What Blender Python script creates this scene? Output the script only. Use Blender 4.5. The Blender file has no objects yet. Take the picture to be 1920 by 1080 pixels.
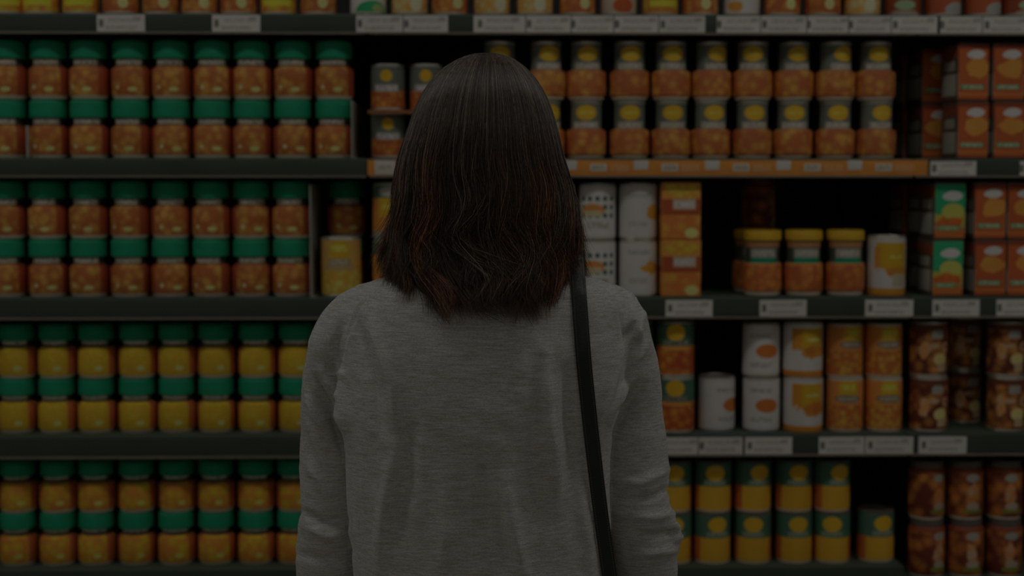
import bpy, bmesh, math, random
import numpy as np
from mathutils import Vector, Matrix, Euler
from mathutils.bvhtree import BVHTree

random.seed(7)
rng = np.random.default_rng(11)
scene = bpy.context.scene
COL = scene.collection

# ------------------------------------------------------------------ camera
F = 2666.7                      # focal length in pixels of the 1920 wide frame (50 mm on 36 mm)
PITCH = math.atan(200 / F)      # eye line a little above the middle of the frame
YAW = math.radians(-1.1)
CAM = Vector((0, 0, 1.5))
cam_d = bpy.data.cameras.new('camera')
cam = bpy.data.objects.new('camera', cam_d)
COL.objects.link(cam)
cam.location = CAM
cam.rotation_euler = (math.pi / 2 - PITCH, 0, YAW)
cam_d.lens = 50
cam_d.sensor_width = 36
cam_d.clip_start = 0.05
cam_d.dof.use_dof = True
cam_d.dof.focus_distance = 1.58
cam_d.dof.aperture_fstop = 4.3
scene.camera = cam

# ------------------------------------------------------------------ light
world = bpy.data.worlds.new('world')
scene.world = world
world.use_nodes = True
wb = world.node_tree.nodes['Background']
wb.inputs[0].default_value = (1.0, 0.99, 0.97, 1)
wb.inputs[1].default_value = 0.18
vs = scene.view_settings
vs.view_transform = 'Standard'
vs.look = 'None'
vs.gamma = 1
vs.use_curve_mapping = False
vs.exposure = -3.3
# rows of ceiling tubes along the aisle: (y, strength)
LIGHT_ROWS = [(1.45, 25.0), (-0.9, 11.0), (-3.6, 13.0)]
LIGHT_Z = 2.95


# ------------------------------------------------------------------ helpers
def lin(c):
    c /= 255.0
    return c / 12.92 if c <= 0.04045 else ((c + 0.055) / 1.055) ** 2.4


def T(r, g, b):
    """albedo of a surface that the photograph shows as r, g, b"""
    return tuple(min(0.9, lin(v) / 0.075) for v in (r, g, b)) + (1,)


RM = Euler((math.pi / 2 - PITCH, 0, YAW)).to_matrix()


def P(px, py, Y):
    """point of the upright plane at distance Y that is seen at px, py"""
    d = RM @ Vector(((px - 960) / F, (540 - py) / F, -1))
    return CAM + d * (Y / d.y)


RMI = RM.transposed()


def proj(v):
    """v: (n,3) array -> px, py arrays"""
    m = np.array(RMI)
    q = (v - np.array(CAM)) @ m.T
    return 960 + F * q[:, 0] / -q[:, 2], 540 - F * q[:, 1] / -q[:, 2]


def new_mesh(name, verts, faces, mat=None, parent=None, uvs=None, smooth=True, angle=35, link=True):
    me = bpy.data.meshes.new(name)
    me.from_pydata(verts, [], faces)
    if uvs is not None:
        uvl = me.uv_layers.new(name='UVMap')
        for lp in me.loops:
            uvl.data[lp.index].uv = uvs[lp.index]
    if smooth:
        me.shade_smooth()
        me.set_sharp_from_angle(angle=math.radians(angle))
    if mat:
        me.materials.append(mat)
    o = bpy.data.objects.new(name, me)
    if link:
        COL.objects.link(o)
    if parent:
        o.parent = parent
    return o


def empty(name, loc=(0, 0, 0)):
    o = bpy.data.objects.new(name, None)
    o.empty_display_size = 0.05
    o.location = loc
    COL.objects.link(o)
    return o


def tag(o, label=None, cat=None, group=None, kind=None):
    for k, v in (('label', label), ('category', cat), ('group', group), ('kind', kind)):
        if v:
            o[k] = v
    return o


def copy_tree(o, parent=None):
    c = o.copy()
    COL.objects.link(c)
    c.parent = parent
    for ch in o.children:
        copy_tree(ch, c)
    return c


def lathe(name, prof, mat, parent=None, seg=28, closed=True):
    """prof: (r, z) from bottom to top; uv = arc length from the front, height (metres)"""
    verts, faces, uvs = [], [], []
    rref = max(r for r, z in prof)
    n = len(prof)
    for r, z in prof:
        for k in range(seg):
            a = 2 * math.pi * k / seg
            verts.append((r * math.sin(a), -r * math.cos(a), z))

    def uv(k, i):
        a = 2 * math.pi * k / seg
        if a > math.pi + 1e-6:
            a -= 2 * math.pi
        return (a * rref, prof[i][1])
    half = seg // 2
    for i in range(n - 1):
        for k in range(seg):
            k2 = (k + 1) % seg
            faces.append((i * seg + k, i * seg + k2, (i + 1) * seg + k2, (i + 1) * seg + k))
            ua = (k if k < half else k - seg) * 2 * math.pi / seg * rref
            ub = ua + 2 * math.pi / seg * rref
            uvs += [(ua, prof[i][1]), (ub, prof[i][1]), (ub, prof[i + 1][1]), (ua, prof[i + 1][1])]
    if closed:
        for i, flip in ((0, True), (n - 1, False)):
            if prof[i][0] > 1e-5:
                ring = [i * seg + k for k in range(seg)]
                if flip:
                    ring = ring[::-1]
                faces.append(tuple(ring))
                uvs += [(5, prof[i][1])] * seg
    return new_mesh(name, verts, faces, mat, parent, uvs)


def box(name, x0, x1, y0, y1, z0, z1, mat=None, parent=None, bevel=0.0):
    bm = bmesh.new()
    bmesh.ops.create_cube(bm, size=1)
    for v in bm.verts:
        v.co = ((x0 + x1) / 2 + v.co.x * (x1 - x0), (y0 + y1) / 2 + v.co.y * (y1 - y0), (z0 + z1) / 2 + v.co.z * (z1 - z0))
    if bevel > 0:
        bmesh.ops.bevel(bm, geom=list(bm.edges), offset=bevel, segments=2, affect='EDGES', profile=0.6)
    uvl = bm.loops.layers.uv.new('UVMap')
    for f in bm.faces:
        nrm = f.normal
        for lp in f.loops:
            c = lp.vert.co
            if abs(nrm.x) > 0.7:
                lp[uvl].uv = (c.y, c.z)
            else:
                lp[uvl].uv = (c.x, c.z)
    me = bpy.data.meshes.new(name)
    bm.to_mesh(me)
    bm.free()
    me.shade_smooth()
    me.set_sharp_from_angle(angle=math.radians(35))
    if mat:
        me.materials.append(mat)
    o = bpy.data.objects.new(name, me)
    COL.objects.link(o)
    if parent:
        o.parent = parent
    return o


# ------------------------------------------------------------------ materials
class NT:
    def __init__(self, name):
        self.m = bpy.data.materials.new(name)
        self.m.use_nodes = True
        self.t = self.m.node_tree
        self.b = self.t.nodes['Principled BSDF']

    def n(self, kind, **kw):
        nd = self.t.nodes.new(kind)
        for k, v in kw.items():
            setattr(nd, k, v)
        return nd

    def l(self, a, b):
        self.t.links.new(a, b)

    def math(self, op, a, b=None, c=None):
        nd = self.n('ShaderNodeMath', operation=op)
        for i, v in enumerate((a, b, c)):
            if v is None:
                continue
            if isinstance(v, (int, float)):
                nd.inputs[i].default_value = v
            else:
                self.l(v, nd.inputs[i])
        return nd.outputs[0]

    def vmath(self, op, a, b=None):
        nd = self.n('ShaderNodeVectorMath', operation=op)
        for i, v in enumerate((a, b)):
            if v is None:
                continue
            if isinstance(v, tuple):
                nd.inputs[i].default_value = v
            else:
                self.l(v, nd.inputs[i])
        return nd.outputs['Value'] if op == 'LENGTH' else nd.outputs[0]

    def mix(self, fac, a, b):
        nd = self.n('ShaderNodeMix', data_type='RGBA')
        for s, v in ((nd.inputs[0], fac), (nd.inputs[6], a), (nd.inputs[7], b)):
            if isinstance(v, (int, float)):
                s.default_value = v
            elif isinstance(v, tuple):
                s.default_value = v
            else:
                self.l(v, s)
        return nd.outputs[2]


def plain(name, col, rough=0.5, metal=0.0, coat=0.0, spec=0.22, wear=0.08, bump=0.0, scale=60):
    t = NT(name)
    tc = t.n('ShaderNodeTexCoord')
    nz = t.n('ShaderNodeTexNoise')
    nz.inputs['Scale'].default_value = scale
    nz.inputs['Detail'].default_value = 4
    t.l(tc.outputs['Object'], nz.inputs['Vector'])
    dark = tuple(c * (1 - wear * 2) for c in col[:3]) + (1,)
    light = tuple(min(1, c * (1 + wear)) for c in col[:3]) + (1,)
    t.l(t.mix(nz.outputs['Fac'], dark, light), t.b.inputs['Base Color'])
    t.b.inputs['Roughness'].default_value = rough
    t.b.inputs['Metallic'].default_value = metal
    t.b.inputs['Coat Weight'].default_value = coat
    t.b.inputs['Coat Roughness'].default_value = 0.15
    t.b.inputs['Specular IOR Level'].default_value = spec
    if bump:
        bp = t.n('ShaderNodeBump')
        bp.inputs['Strength'].default_value = bump
        bp.inputs['Distance'].default_value = 0.002
        t.l(nz.outputs['Fac'], bp.inputs['Height'])
        t.l(bp.outputs[0], t.b.inputs['Normal'])
    return t.m


def printed(name, base, layers, rough=0.42, coat=0.25, vary=0.06):
    """printed label. layers, in order: (shape, cx, cy, hx, hy, colour[, colour2, scale])
    shape: ellipse | rect | kernels (two-colour voronoi inside a rect) | text (broken strokes inside a rect) | blob"""
    t = NT(name)
    uv = t.n('ShaderNodeUVMap').outputs[0]
    oi = t.n('ShaderNodeObjectInfo')
    off = t.n('ShaderNodeCombineXYZ')
    t.l(t.math('MULTIPLY', oi.outputs['Random'], 7.0), off.inputs[2])
    nv = t.vmath('ADD', uv, off.outputs[0])
    col = base
    for L in layers:
        sh, cx, cy, hx, hy, c1 = L[:6]
        c2 = L[6] if len(L) > 6 else c1
        sc = L[7] if len(L) > 7 else 150
        d = t.vmath('MULTIPLY', t.vmath('SUBTRACT', uv, (cx, cy, 0)), (1 / hx, 1 / hy, 0))
        if sh in ('ellipse', 'blob'):
            ln = t.vmath('LENGTH', d)
            if sh == 'blob':
                nb = t.n('ShaderNodeTexNoise')
                nb.inputs['Scale'].default_value = sc
                t.l(nv, nb.inputs['Vector'])
                ln = t.math('ADD', ln, t.math('MULTIPLY', t.math('SUBTRACT', nb.outputs['Fac'], 0.5), 1.6))
        else:
            ab = t.vmath('ABSOLUTE', d)
            sp = t.n('ShaderNodeSeparateXYZ')
            t.l(ab, sp.inputs[0])
            ln = t.math('MAXIMUM', sp.outputs[0], sp.outputs[1])
        mask = t.math('LESS_THAN', ln, 1.0)
        c = c1
        if sh in ('kernels', 'blob') and c2 is not c1:
            vo = t.n('ShaderNodeTexVoronoi')
            vo.inputs['Scale'].default_value = sc
            t.l(nv, vo.inputs['Vector'])
            nz = t.n('ShaderNodeTexNoise')
            nz.inputs['Scale'].default_value = sc * 0.55
            t.l(nv, nz.inputs['Vector'])
            mr = t.n('ShaderNodeMapRange')
            mr.inputs[1].default_value = 0.27
            mr.inputs[2].default_value = 0.60
            s = t.math('ADD', t.math('MULTIPLY', vo.outputs['Distance'], 0.5), t.math('MULTIPLY', nz.outputs['Fac'], 0.5))
            t.l(s, mr.inputs[0])
            c = t.mix(mr.outputs[0], c1, c2)
        if sh == 'text':
            nz = t.n('ShaderNodeTexNoise')
            nz.inputs['Scale'].default_value = 1
            nz.inputs['Detail'].default_value = 1
            t.l(t.vmath('MULTIPLY', nv, (sc * 3, sc, 1)), nz.inputs['Vector'])
            mask = t.math('MULTIPLY', mask, t.math('GREATER_THAN', nz.outputs['Fac'], 0.44))
        col = t.mix(mask, col, c)
    hs = t.n('ShaderNodeHueSaturation')
    t.l(t.math('ADD', t.math('MULTIPLY', oi.outputs['Random'], vary * 2), 1 - vary), hs.inputs['Value'])
    if isinstance(col, tuple):
        hs.inputs['Color'].default_value = col
    else:
        t.l(col, hs.inputs['Color'])
    t.l(hs.outputs[0], t.b.inputs['Base Color'])
    t.b.inputs['Roughness'].default_value = rough
    t.b.inputs['Coat Weight'].default_value = coat * .5
    t.b.inputs['Coat Roughness'].default_value = 0.2
    t.b.inputs['Specular IOR Level'].default_value = 0.22
    return t.m


GREEN = T(5, 47, 32)
YELL = T(73, 57, 10)
ORNG = T(78, 47, 20)
ORND = T(58, 30, 14)
REDO = T(66, 29, 14)
REDD = T(42, 18, 10)
WHIT = T(72, 71, 69)
GREY = T(52, 51, 47)
DKGR = T(20, 34, 26)
DGRY = T(34, 36, 32)
BLAK = T(10, 10, 9)
PALE = T(74, 66, 46)
GOLD = T(74, 56, 26)

M = {}
M['rail'] = plain('rail_paint', T(17, 20, 16), 0.45, scale=9, wear=0.15)
M['lip'] = plain('lip_metal', T(40, 37, 32), 0.4, scale=12)
M['board'] = plain('shelf_board_paint', T(22, 26, 22), 0.55, scale=14)
M['panel'] = plain('back_panel_paint', T(13, 13, 12), 0.8, scale=8)
M['tin'] = plain('tinplate', T(66, 65, 60), 0.35, metal=0.7, scale=90)
M['glassbase'] = plain('thick_glass_base', T(70, 66, 58), 0.2, coat=0.6, scale=120)  # pale colour paints in the light reflected by glass jar bases
M['green_lid'] = plain('green_lid_plastic', GREEN, 0.5, coat=0.06, scale=80)
M['yellow_lid'] = plain('yellow_lid_enamel', YELL, 0.4, coat=0.2)
M['dark_lid'] = plain('dark_lid_enamel', T(30, 27, 24), 0.35, coat=0.2)
M['neck'] = printed('neck_label_print', T(16, 17, 15), [('rect', 0, 0.0695, 0.030, 0.0055, T(46, 45, 40)), ('text', 0, 0.0695, 0.027, 0.0042, T(70, 68, 62), T(70, 68, 62), 130)])
M['beans'] = printed('orange_bean_contents', ORNG, [
    ('kernels', 0, 0.03, 0.2, 0.05, T(84, 55, 22), T(62, 33, 15), 62),
    ('ellipse', 0.012, 0.018, 0.009, 0.0045, T(86, 76, 44)), ('ellipse', -0.018, 0.022, 0.004, 0.004, T(82, 74, 54)),  # pale ellipses are highlights on the jar painted into the colour
    ('rect', .0565, .03, .0225, .05, T(56, 23, 11)), ('rect', -.0565, .03, .0225, .05, T(56, 23, 11)), ('rect', .09, .03, .015, .05, T(56, 23, 11)), ('rect', -.09, .03, .015, .05, T(56, 23, 11))], coat=0.45, rough=0.35)  # dark red-brown side strips paint in the shading at the jar edges
M['corn'] = printed('yellow_corn_contents', YELL, [
    ('kernels', 0, 0.03, 0.2, 0.05, T(82, 65, 13), T(74, 57, 12), 140),
    ('ellipse', 0.013, 0.020, 0.008, 0.005, T(84, 76, 42)),  # pale ellipse: painted highlight on the jar
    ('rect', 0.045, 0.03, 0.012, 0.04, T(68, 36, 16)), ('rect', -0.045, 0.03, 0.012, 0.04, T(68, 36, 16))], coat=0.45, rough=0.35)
M['mix'] = printed('yellow_orange_contents', YELL, [
    ('kernels', 0, 0.03, 0.2, 0.05, T(82, 64, 12), T(76, 46, 15), 60),
    ('ellipse', 0.013, 0.020, 0.008, 0.005, T(84, 72, 34)),  # pale ellipse paints in a highlight, as on the corn jars
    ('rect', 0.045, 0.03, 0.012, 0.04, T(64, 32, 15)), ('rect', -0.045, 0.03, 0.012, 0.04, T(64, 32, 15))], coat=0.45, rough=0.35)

# ------------------------------------------------------------------ setting
YR = 2.667                        # front face of the price rails
YF = 2.682                        # fronts of the goods
DEEP = 0.44
LEV = {'A': 27, 'B': 297, 'C': 557, 'D': 814, 'E': 1063}
ZS = {k: P(960, v, YF).z for k, v in LEV.items()}
RAIL = {'A': (30, 65), 'B': (300, 333), 'C': (561, 598), 'D': (819, 857), 'E': (1067, 1104)}
XB = [P(690, 317, YR).x - 1.03, P(690, 317, YR).x, P(1714, 317, YR).x, P(1714, 317, YR).x + 1.03]

floor_m = plain('floor_vinyl', T(58, 55, 50), 0.35, scale=5, wear=0.06)
tag(box('floor', -5, 5, -6, YR + DEEP + 0.4, -0.05, 0, floor_m), kind='structure')
ceil_m = plain('ceiling_board', T(60, 60, 58), 0.9, scale=30, bump=0.2)
tag(box('ceiling', -5, 5, -6, YR + DEEP + 0.4, 3.1, 3.15, ceil_m), kind='structure')
wall_m = plain('wall_paint', T(46, 45, 42), 0.85, scale=20)
tag(box('wall_back', -5, 5, YR + DEEP + 0.25, YR + DEEP + 0.4, 0, 3.1, wall_m), kind='structure')

tube_m = NT('lit_diffuser')
tube_m.b.inputs['Base Color'].default_value = (0.9, 0.9, 0.9, 1)
tube_m.b.inputs['Emission Color'].default_value = (1.0, 0.985, 0.955, 1)


def light_mat(s):
    m = tube_m.m.copy()
    m.node_tree.nodes['Principled BSDF'].inputs['Emission Strength'].default_value = s
    return m


house_m = plain('lamp_housing_paint', T(66, 66, 64), 0.5)
ROWN = ['above the shopper', 'above the photographer', 'behind the photographer']
SIDE = ['far left', 'left', 'right', 'far right']
for j, (ly, ls) in enumerate(LIGHT_ROWS):
    lm = light_mat(ls)
    for i, lx in enumerate((-3.3, -1.1, 1.1, 3.3)):
        e = empty('ceiling_light', (lx, ly, LIGHT_Z))
        tag(e, 'white linear ceiling light %s, %s of its row' % (ROWN[j], SIDE[i]), 'ceiling light', 'linear ceiling lights over the aisle')
        box('housing', -0.85, 0.85, -0.11, 0.11, 0.03, 0.15, house_m, e, 0.004)
        box('diffuser', -0.83, 0.83, -0.095, 0.095, 0.0, 0.03, lm, e, 0.004)

BAYN = ['left shelving bay stocked with green-lidded jars', 'middle shelving bay behind the woman with orange price strip', 'right shelving bay stocked with red and green cartons']
for b in range(3):
    x0, x1 = XB[b], XB[b + 1]
    bay = empty('shelving_bay', ((x0 + x1) / 2, YR + DEEP / 2, 0))
    tag(bay, 'dark metal ' + BAYN[b], 'shelving', 'supermarket shelving bays')
    ox, oy = bay.location.x, bay.location.y

    def part(name, xa, xb, ya, yb, za, zb, m, par, bev=0.0):
        return box(name, xa - ox, xb - ox, ya - oy, yb - oy, za, zb, m, par, bev)
    part('back_panel', x0, x1, YR + DEEP, YR + DEEP + 0.02, 0, 2.3, M['panel'], bay)
    part('upright', x0, x0 + 0.03, YR + DEEP - 0.04, YR + DEEP, 0, 2.3, M['panel'], bay)
    part('upright', x1 - 0.03, x1, YR + DEEP - 0.04, YR + DEEP, 0, 2.3, M['panel'], bay)
    part('plinth', x0 + 0.004, x1 - 0.004, YR + 0.03, YR + DEEP - 0.04, 0.0, 0.12, M['board'], bay, 0.003)
    for k in 'ABCDE':
        z = ZS[k] - (0.028 if (k == 'E' and b == 2) else 0)
        zt, zb_ = P(960, RAIL[k][0], YR).z, P(960, RAIL[k][1], YR).z
        if k == 'E' and b == 2:
            zt -= 0.028
            zb_ -= 0.028
        sb = part('shelf', x0 + 0.002, x1 - 0.002, YR + 0.006, YR + DEEP - 0.001, z - 0.022, z, M['board'], bay, 0.002)
        part('price_rail', x0 + 0.003, x1 - 0.003, YR, YR + 0.0055, zb_ + 0.004, zt, M['rail'], sb, 0.0015)
        part('lip', x0 + 0.003, x1 - 0.003, YR - 0.005, YR + 0.0055, zb_, zb_ + 0.004, M['lip'], sb, 0.001)


# ------------------------------------------------------------------ goods
PROTO_Y = -20      # prototypes are removed once copied


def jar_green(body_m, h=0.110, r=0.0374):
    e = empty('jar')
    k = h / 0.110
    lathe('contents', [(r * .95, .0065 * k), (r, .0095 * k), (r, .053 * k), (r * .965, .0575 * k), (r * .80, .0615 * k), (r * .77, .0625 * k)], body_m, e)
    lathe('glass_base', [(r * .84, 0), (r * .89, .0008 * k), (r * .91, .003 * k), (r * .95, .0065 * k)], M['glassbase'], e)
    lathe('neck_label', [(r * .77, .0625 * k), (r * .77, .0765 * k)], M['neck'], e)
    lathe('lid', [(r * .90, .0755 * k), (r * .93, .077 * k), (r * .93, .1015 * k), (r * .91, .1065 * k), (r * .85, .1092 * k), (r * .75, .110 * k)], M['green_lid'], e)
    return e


def can(label_m, h, r, top_m=None, bot_m=None, name='can', rim=0.005):
    e = empty(name)
    top_m = top_m or M['tin']
    bot_m = bot_m or M['tin']
    lathe('label', [(r, rim), (r, h - rim)], label_m, e, closed=False)
    lathe('rim', [(r * .90, 0), (r * .97, 0.0006), (r * .985, .0025), (r * .97, rim * .8), (r * .999, rim)], bot_m, e)
    lathe('rim', [(r * .999, h - rim), (r * .97, h - rim * .8), (r * .985, h - .0025), (r * .97, h - .0006), (r * .90, h), (r * .88, h - .003), (r * .3, h - .003)], top_m, e)
    return e


def lidded(label_m, h, r):
    """straight glass jar with a dark screw lid"""
    e = empty('jar')
    lathe('contents', [(r * .94, .005), (r, .008), (r, h - .022), (r * .96, h - .017), (r * .86, h - .014)], label_m, e)
    lathe('glass_base', [(r * .86, 0), (r * .92, .0008), (r * .94, .005)], M['glassbase'], e)
    lathe('lid', [(r * .88, h - .0145), (r * .90, h - .013), (r * .90, h - .002), (r * .87, h), (r * .80, h - .001)], M['dark_lid'], e)
    return e


def can_stepped(low_m, up_m, h=0.110, r=0.0378, name='jar'):
    """wide body, slightly narrower dark collar, tin lid"""
    e = empty(name)
    k = h / .110
    lathe('contents', [(r * .92, .005 * k), (r, .009 * k), (r, .049 * k), (r * .965, .053 * k), (r * .78, .0565 * k)], low_m, e)
    lathe('base', [(r * .82, 0), (r * .9, .0012 * k), (r * .92, .005 * k)], M['glassbase'], e)
    lathe('collar_label', [(r * .78, .0565 * k), (r * .775, .058 * k), (r * .775, .103 * k)], up_m, e)
    lathe('lid', [(r * .78, .103 * k), (r * .80, .104 * k), (r * .80, .1085 * k), (r * .77, .110 * k), (r * .73, .1085 * k)], M['tin'], e)
    return e


def carton(front_m, side_m, w, d, h, name='carton'):
    e = empty(name)
    box('body', -w / 2, w / 2, -d / 2, d / 2, 0, h, side_m, e, 0.002)
    box('front_panel', -w / 2 + .002, w / 2 - .002, -d / 2 - .0006, -d / 2 + .001, .0025, h - .0025, front_m, e)
    box('top_flap', -w / 2 + .003, w / 2 - .003, -d / 2 + .003, d / 2 - .003, h - .001, h + .0012, side_m, e)
    return e


def oval_print(name, base_low, base_up, split, oc, ohw, ohh, txt, h, extra=()):
    layers = [('rect', 0, (split + h) / 2, 0.3, (h - split) / 2, base_up)]
    layers += list(extra)
    layers += [('ellipse', 0, oc, ohw, ohh, YELL), ('rect', 0, txt, 0.024, 0.0045, GREY), ('text', 0, txt, 0.023, 0.004, T(30, 31, 28), T(30, 31, 28), 160)]
    return printed(name, base_low, layers)


kern = lambda z0, z1, a, b, s=110: ('kernels', 0, (z0 + z1) / 2, 0.3, (z1 - z0) / 2, a, b, s)

M['chick'] = printed('orange_chickpea_contents', ORNG, [kern(0, .06, T(85, 54, 20), T(62, 31, 14), 58)], coat=0.45, rough=0.35)
M['collar'] = printed('dark_collar_print', DGRY, [('rect', 0, .063, .028, .0062, T(48, 47, 42)), ('text', 0, .063, .026, .005, T(66, 64, 58), T(66, 64, 58), 150), ('ellipse', 0, .086, .0215, .0145, YELL), ('text', 0, .086, .014, .004, T(78, 66, 22), T(78, 66, 22), 170)])
M['smallcan'] = printed('small_can_print', ORNG, [kern(0, .036, T(84, 50, 18), T(60, 28, 12), 90), ('rect', 0, .063, .3, .026, DGRY), ('rect', 0, .042, .024, .007, GREY), ('text', 0, .0415, .023, .005, WHIT, WHIT, 150), ('ellipse', 0, .065, .0118, .0115, YELL)])
M['goldcan'] = printed('pale_gold_corn_print', GOLD, [kern(0, .052, T(84, 74, 34), T(78, 56, 18), 80), ('rect', 0, .056, .03, .006, T(66, 54, 34)), ('ellipse', 0, .088, .021, .020, YELL), ('text', 0, .092, .016, .006, T(86, 76, 30), T(86, 76, 30), 130), ('rect', 0, .066, .021, .006, T(46, 42, 34)), ('text', 0, .066, .019, .005, T(66, 62, 54), T(66, 62, 54), 150)])
M['dotcan'] = printed('white_dotted_print', WHIT,
    [('ellipse', x, y, .0047, .0047, T(14, 30, 22)) for x in (-.03, -.015, 0, .015, .03) for y in (.078, .062, .046)] +
    [('ellipse', -.010, .056, .024, .012, T(78, 46, 18)), ('rect', -.010, .050, .018, .006, T(70, 64, 48)), ('text', 0, .028, .022, .006, T(56, 55, 50), T(56, 55, 50), 120)])
M['whitecan'] = printed('white_yellow_spoon_print', WHIT, [('blob', .026, .053, .021, .013, T(76, 58, 14), T(76, 52, 14), 40), ('text', -.004, .084, .022, .004, T(60, 60, 56), T(60, 60, 56), 120), ('text', -.006, .03, .018, .005, T(64, 63, 60), T(64, 63, 60), 120)])
M['orangepack'] = printed('orange_snack_print', T(78, 49, 19), [kern(0, .045, T(84, 56, 18), T(72, 40, 16), 55), ('rect', 0, .061, .036, .015, T(58, 24, 12)), ('rect', .006, .066, .022, .010, T(64, 56, 46)), ('text', .006, .066, .019, .006, WHIT, WHIT, 130), ('ellipse', .02, .012, .013, .010, T(80, 72, 40)), ('blob', 0, .093, .032, .014, T(82, 68, 18), T(74, 50, 18), 90)])
M['yjar'] = printed('yellow_lid_jar_contents', ORNG, [kern(0, .06, T(78, 47, 18), T(62, 30, 13), 60)], coat=.45, rough=.35)
M['ylabel'] = printed('yellow_lid_jar_collar', T(22, 24, 21), [('rect', 0, .081, .030, .009, GREY), ('text', 0, .082, .027, .006, T(66, 64, 60), T(66, 64, 60), 150), ('rect', 0, .068, .030, .0045, GREEN), ('rect', 0, .098, .3, .006, T(60, 42, 26))])
M['wycan'] = printed('white_yellow_can_print', WHIT, [('rect', .004, .072, .032, .030, YELL), ('rect', -.026, .07, .006, .024, T(76, 48, 16)), ('text', .012, .075, .014, .003, T(84, 74, 34), T(84, 74, 34), 150), ('blob', .022, .045, .028, .012, T(70, 38, 14), T(78, 54, 16), 50), ('blob', -.02, .03, .018, .022, WHIT), ('rect', .02, .03, .016, .012, T(66, 62, 52)), ('rect', 0, .008, .3, .007, T(78, 50, 12))])
M['sidecan'] = printed('yellow_orange_side_can_print', T(74, 46, 16), [('rect', .005, .062, .024, .018, YELL), ('rect', 0, .093, .3, .014, T(26, 36, 28)), ('ellipse', .002, .091, .020, .010, T(60, 60, 56)), ('rect', 0, .006, .3, .010, GREY), ('text', .004, .062, .016, .004, T(80, 70, 30), T(80, 70, 30), 140)])
M['beancan'] = oval_print('dark_bean_can_print', T(70, 34, 15), DKGR, .060, .086, .0185, .0165, .066, .108, [kern(0, .060, T(80, 50, 16), T(60, 24, 10), 60), ('rect', 0, .056, .03, .004, T(78, 48, 18))])
M['ovalcan'] = printed('white_orange_oval_print', WHIT, [('ellipse', .008, .051, .0235, .0135, T(70, 38, 14)), ('text', -.006, .080, .022, .004, T(58, 57, 54), T(58, 57, 54), 130), ('text', -.004, .024, .022, .005, T(60, 59, 56), T(60, 59, 56), 130)])
M['owcan'] = printed('white_orange_can_print', WHIT, [('rect', .004, .066, .034, .028, T(78, 48, 13)), ('rect', .012, .070, .022, .024, YELL), ('text', .012, .072, .015, .0035, T(84, 76, 40), T(84, 76, 40), 140), ('blob', .016, .046, .026, .012, T(66, 34, 12), T(76, 48, 14), 45), ('blob', -.022, .03, .020, .020, WHIT), ('rect', 0, .006, .3, .0065, T(78, 46, 13))])
M['goldpack'] = printed('gold_corn_pack_print', T(74, 46, 20), [kern(0, .052, T(82, 58, 20), T(66, 34, 14), 85), ('ellipse', 0, .083, .019, .020, YELL), ('text', 0, .086, .014, .006, T(84, 70, 24), T(84, 70, 24), 120), ('ellipse', 0, .064, .026, .008, T(46, 40, 32)), ('text', 0, .064, .02, .004, T(60, 56, 48), T(60, 56, 48), 140)])
M['redjar'] = printed('red_mixed_print', T(62, 28, 13), [kern(0, .108, T(82, 48, 20), T(32, 12, 7), 48), ('ellipse', .004, .083, .0125, .009, GREY), ('rect', .004, .077, .0125, .003, GREY), ('blob', -.022, .05, .010, .018, T(68, 60, 50), T(74, 50, 26), 50), ('ellipse', .011, .034, .015, .012, T(76, 68, 42)), ('rect', .014, .018, .010, .008, T(66, 56, 42)), ('ellipse', .024, .058, .009, .009, T(66, 54, 42)), ('ellipse', .025, .058, .005, .005, T(56, 22, 12)), ('ellipse', -.004, .060, .011, .005, T(64, 52, 40)), ('rect', 0, .098, .3, .008, T(34, 17, 11))])
M['redjarb'] = printed('red_chilli_print', T(62, 26, 12), [kern(0, .115, T(80, 44, 16), T(36, 13, 8), 40), ('ellipse', .002, .082, .0135, .008, GREY), ('blob', 0, .048, .011, .020, T(66, 58, 48), T(72, 42, 18), 60), ('ellipse', .004, .026, .014, .008, T(64, 58, 50)), ('rect', .004, .017, .020, .0035, T(44, 48, 16)), ('rect', 0, .097, .3, .006, T(46, 19, 10))])
SIDES = lambda z, hz, c: [('rect', q, z, .014, hz, c) for q in (-.050, .050)]
M['greencan'] = printed('green_yellow_can_print', T(74, 55, 12), SIDES(.025, .03, T(66, 34, 13)) + [('rect', 0, .076, .3, .025, DKGR), ('ellipse', 0, .060, .016, .0065, T(34, 46, 38)), ('text', 0, .058, .022, .005, T(46, 50, 42), T(46, 50, 42), 150), ('ellipse', 0, .077, .0195, .0150, YELL)])
M['redfront'] = printed('red_carton_print', T(64, 29, 13), [('blob', .006, .062, .024, .016, T(78, 52, 20), T(78, 48, 18), 30), ('ellipse', .006, .0865, .0165, .0085, WHIT), ('ellipse', -.003, .0855, .010, .006, WHIT), ('rect', -.002, .0255, .0225, .0042, T(14, 50, 30)), ('text', -.002, .0255, .020, .0035, T(60, 66, 54), T(60, 66, 54), 150), ('rect', 0, .012, .3, .003, T(70, 38, 16)), ('rect', 0, .101, .3, .004, T(46, 18, 10))])
M['greenfront'] = printed('green_carton_print', T(12, 56, 36), [('rect', 0, .035, .3, .012, T(64, 58, 18)), ('ellipse', .006, .052, .022, .016, T(66, 66, 28)), ('ellipse', .006, .082, .0175, .0095, WHIT), ('ellipse', -.004, .081, .011, .007, WHIT), ('blob', -.004, .030, .026, .013, T(66, 29, 12), T(72, 36, 14), 60), ('rect', 0, .010, .3, .011, T(68, 36, 14)), ('rect', -.003, .021, .0205, .004, T(14, 52, 32)), ('text', -.003, .021, .018, .003, T(56, 66, 50), T(56, 66, 50), 150)])
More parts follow.
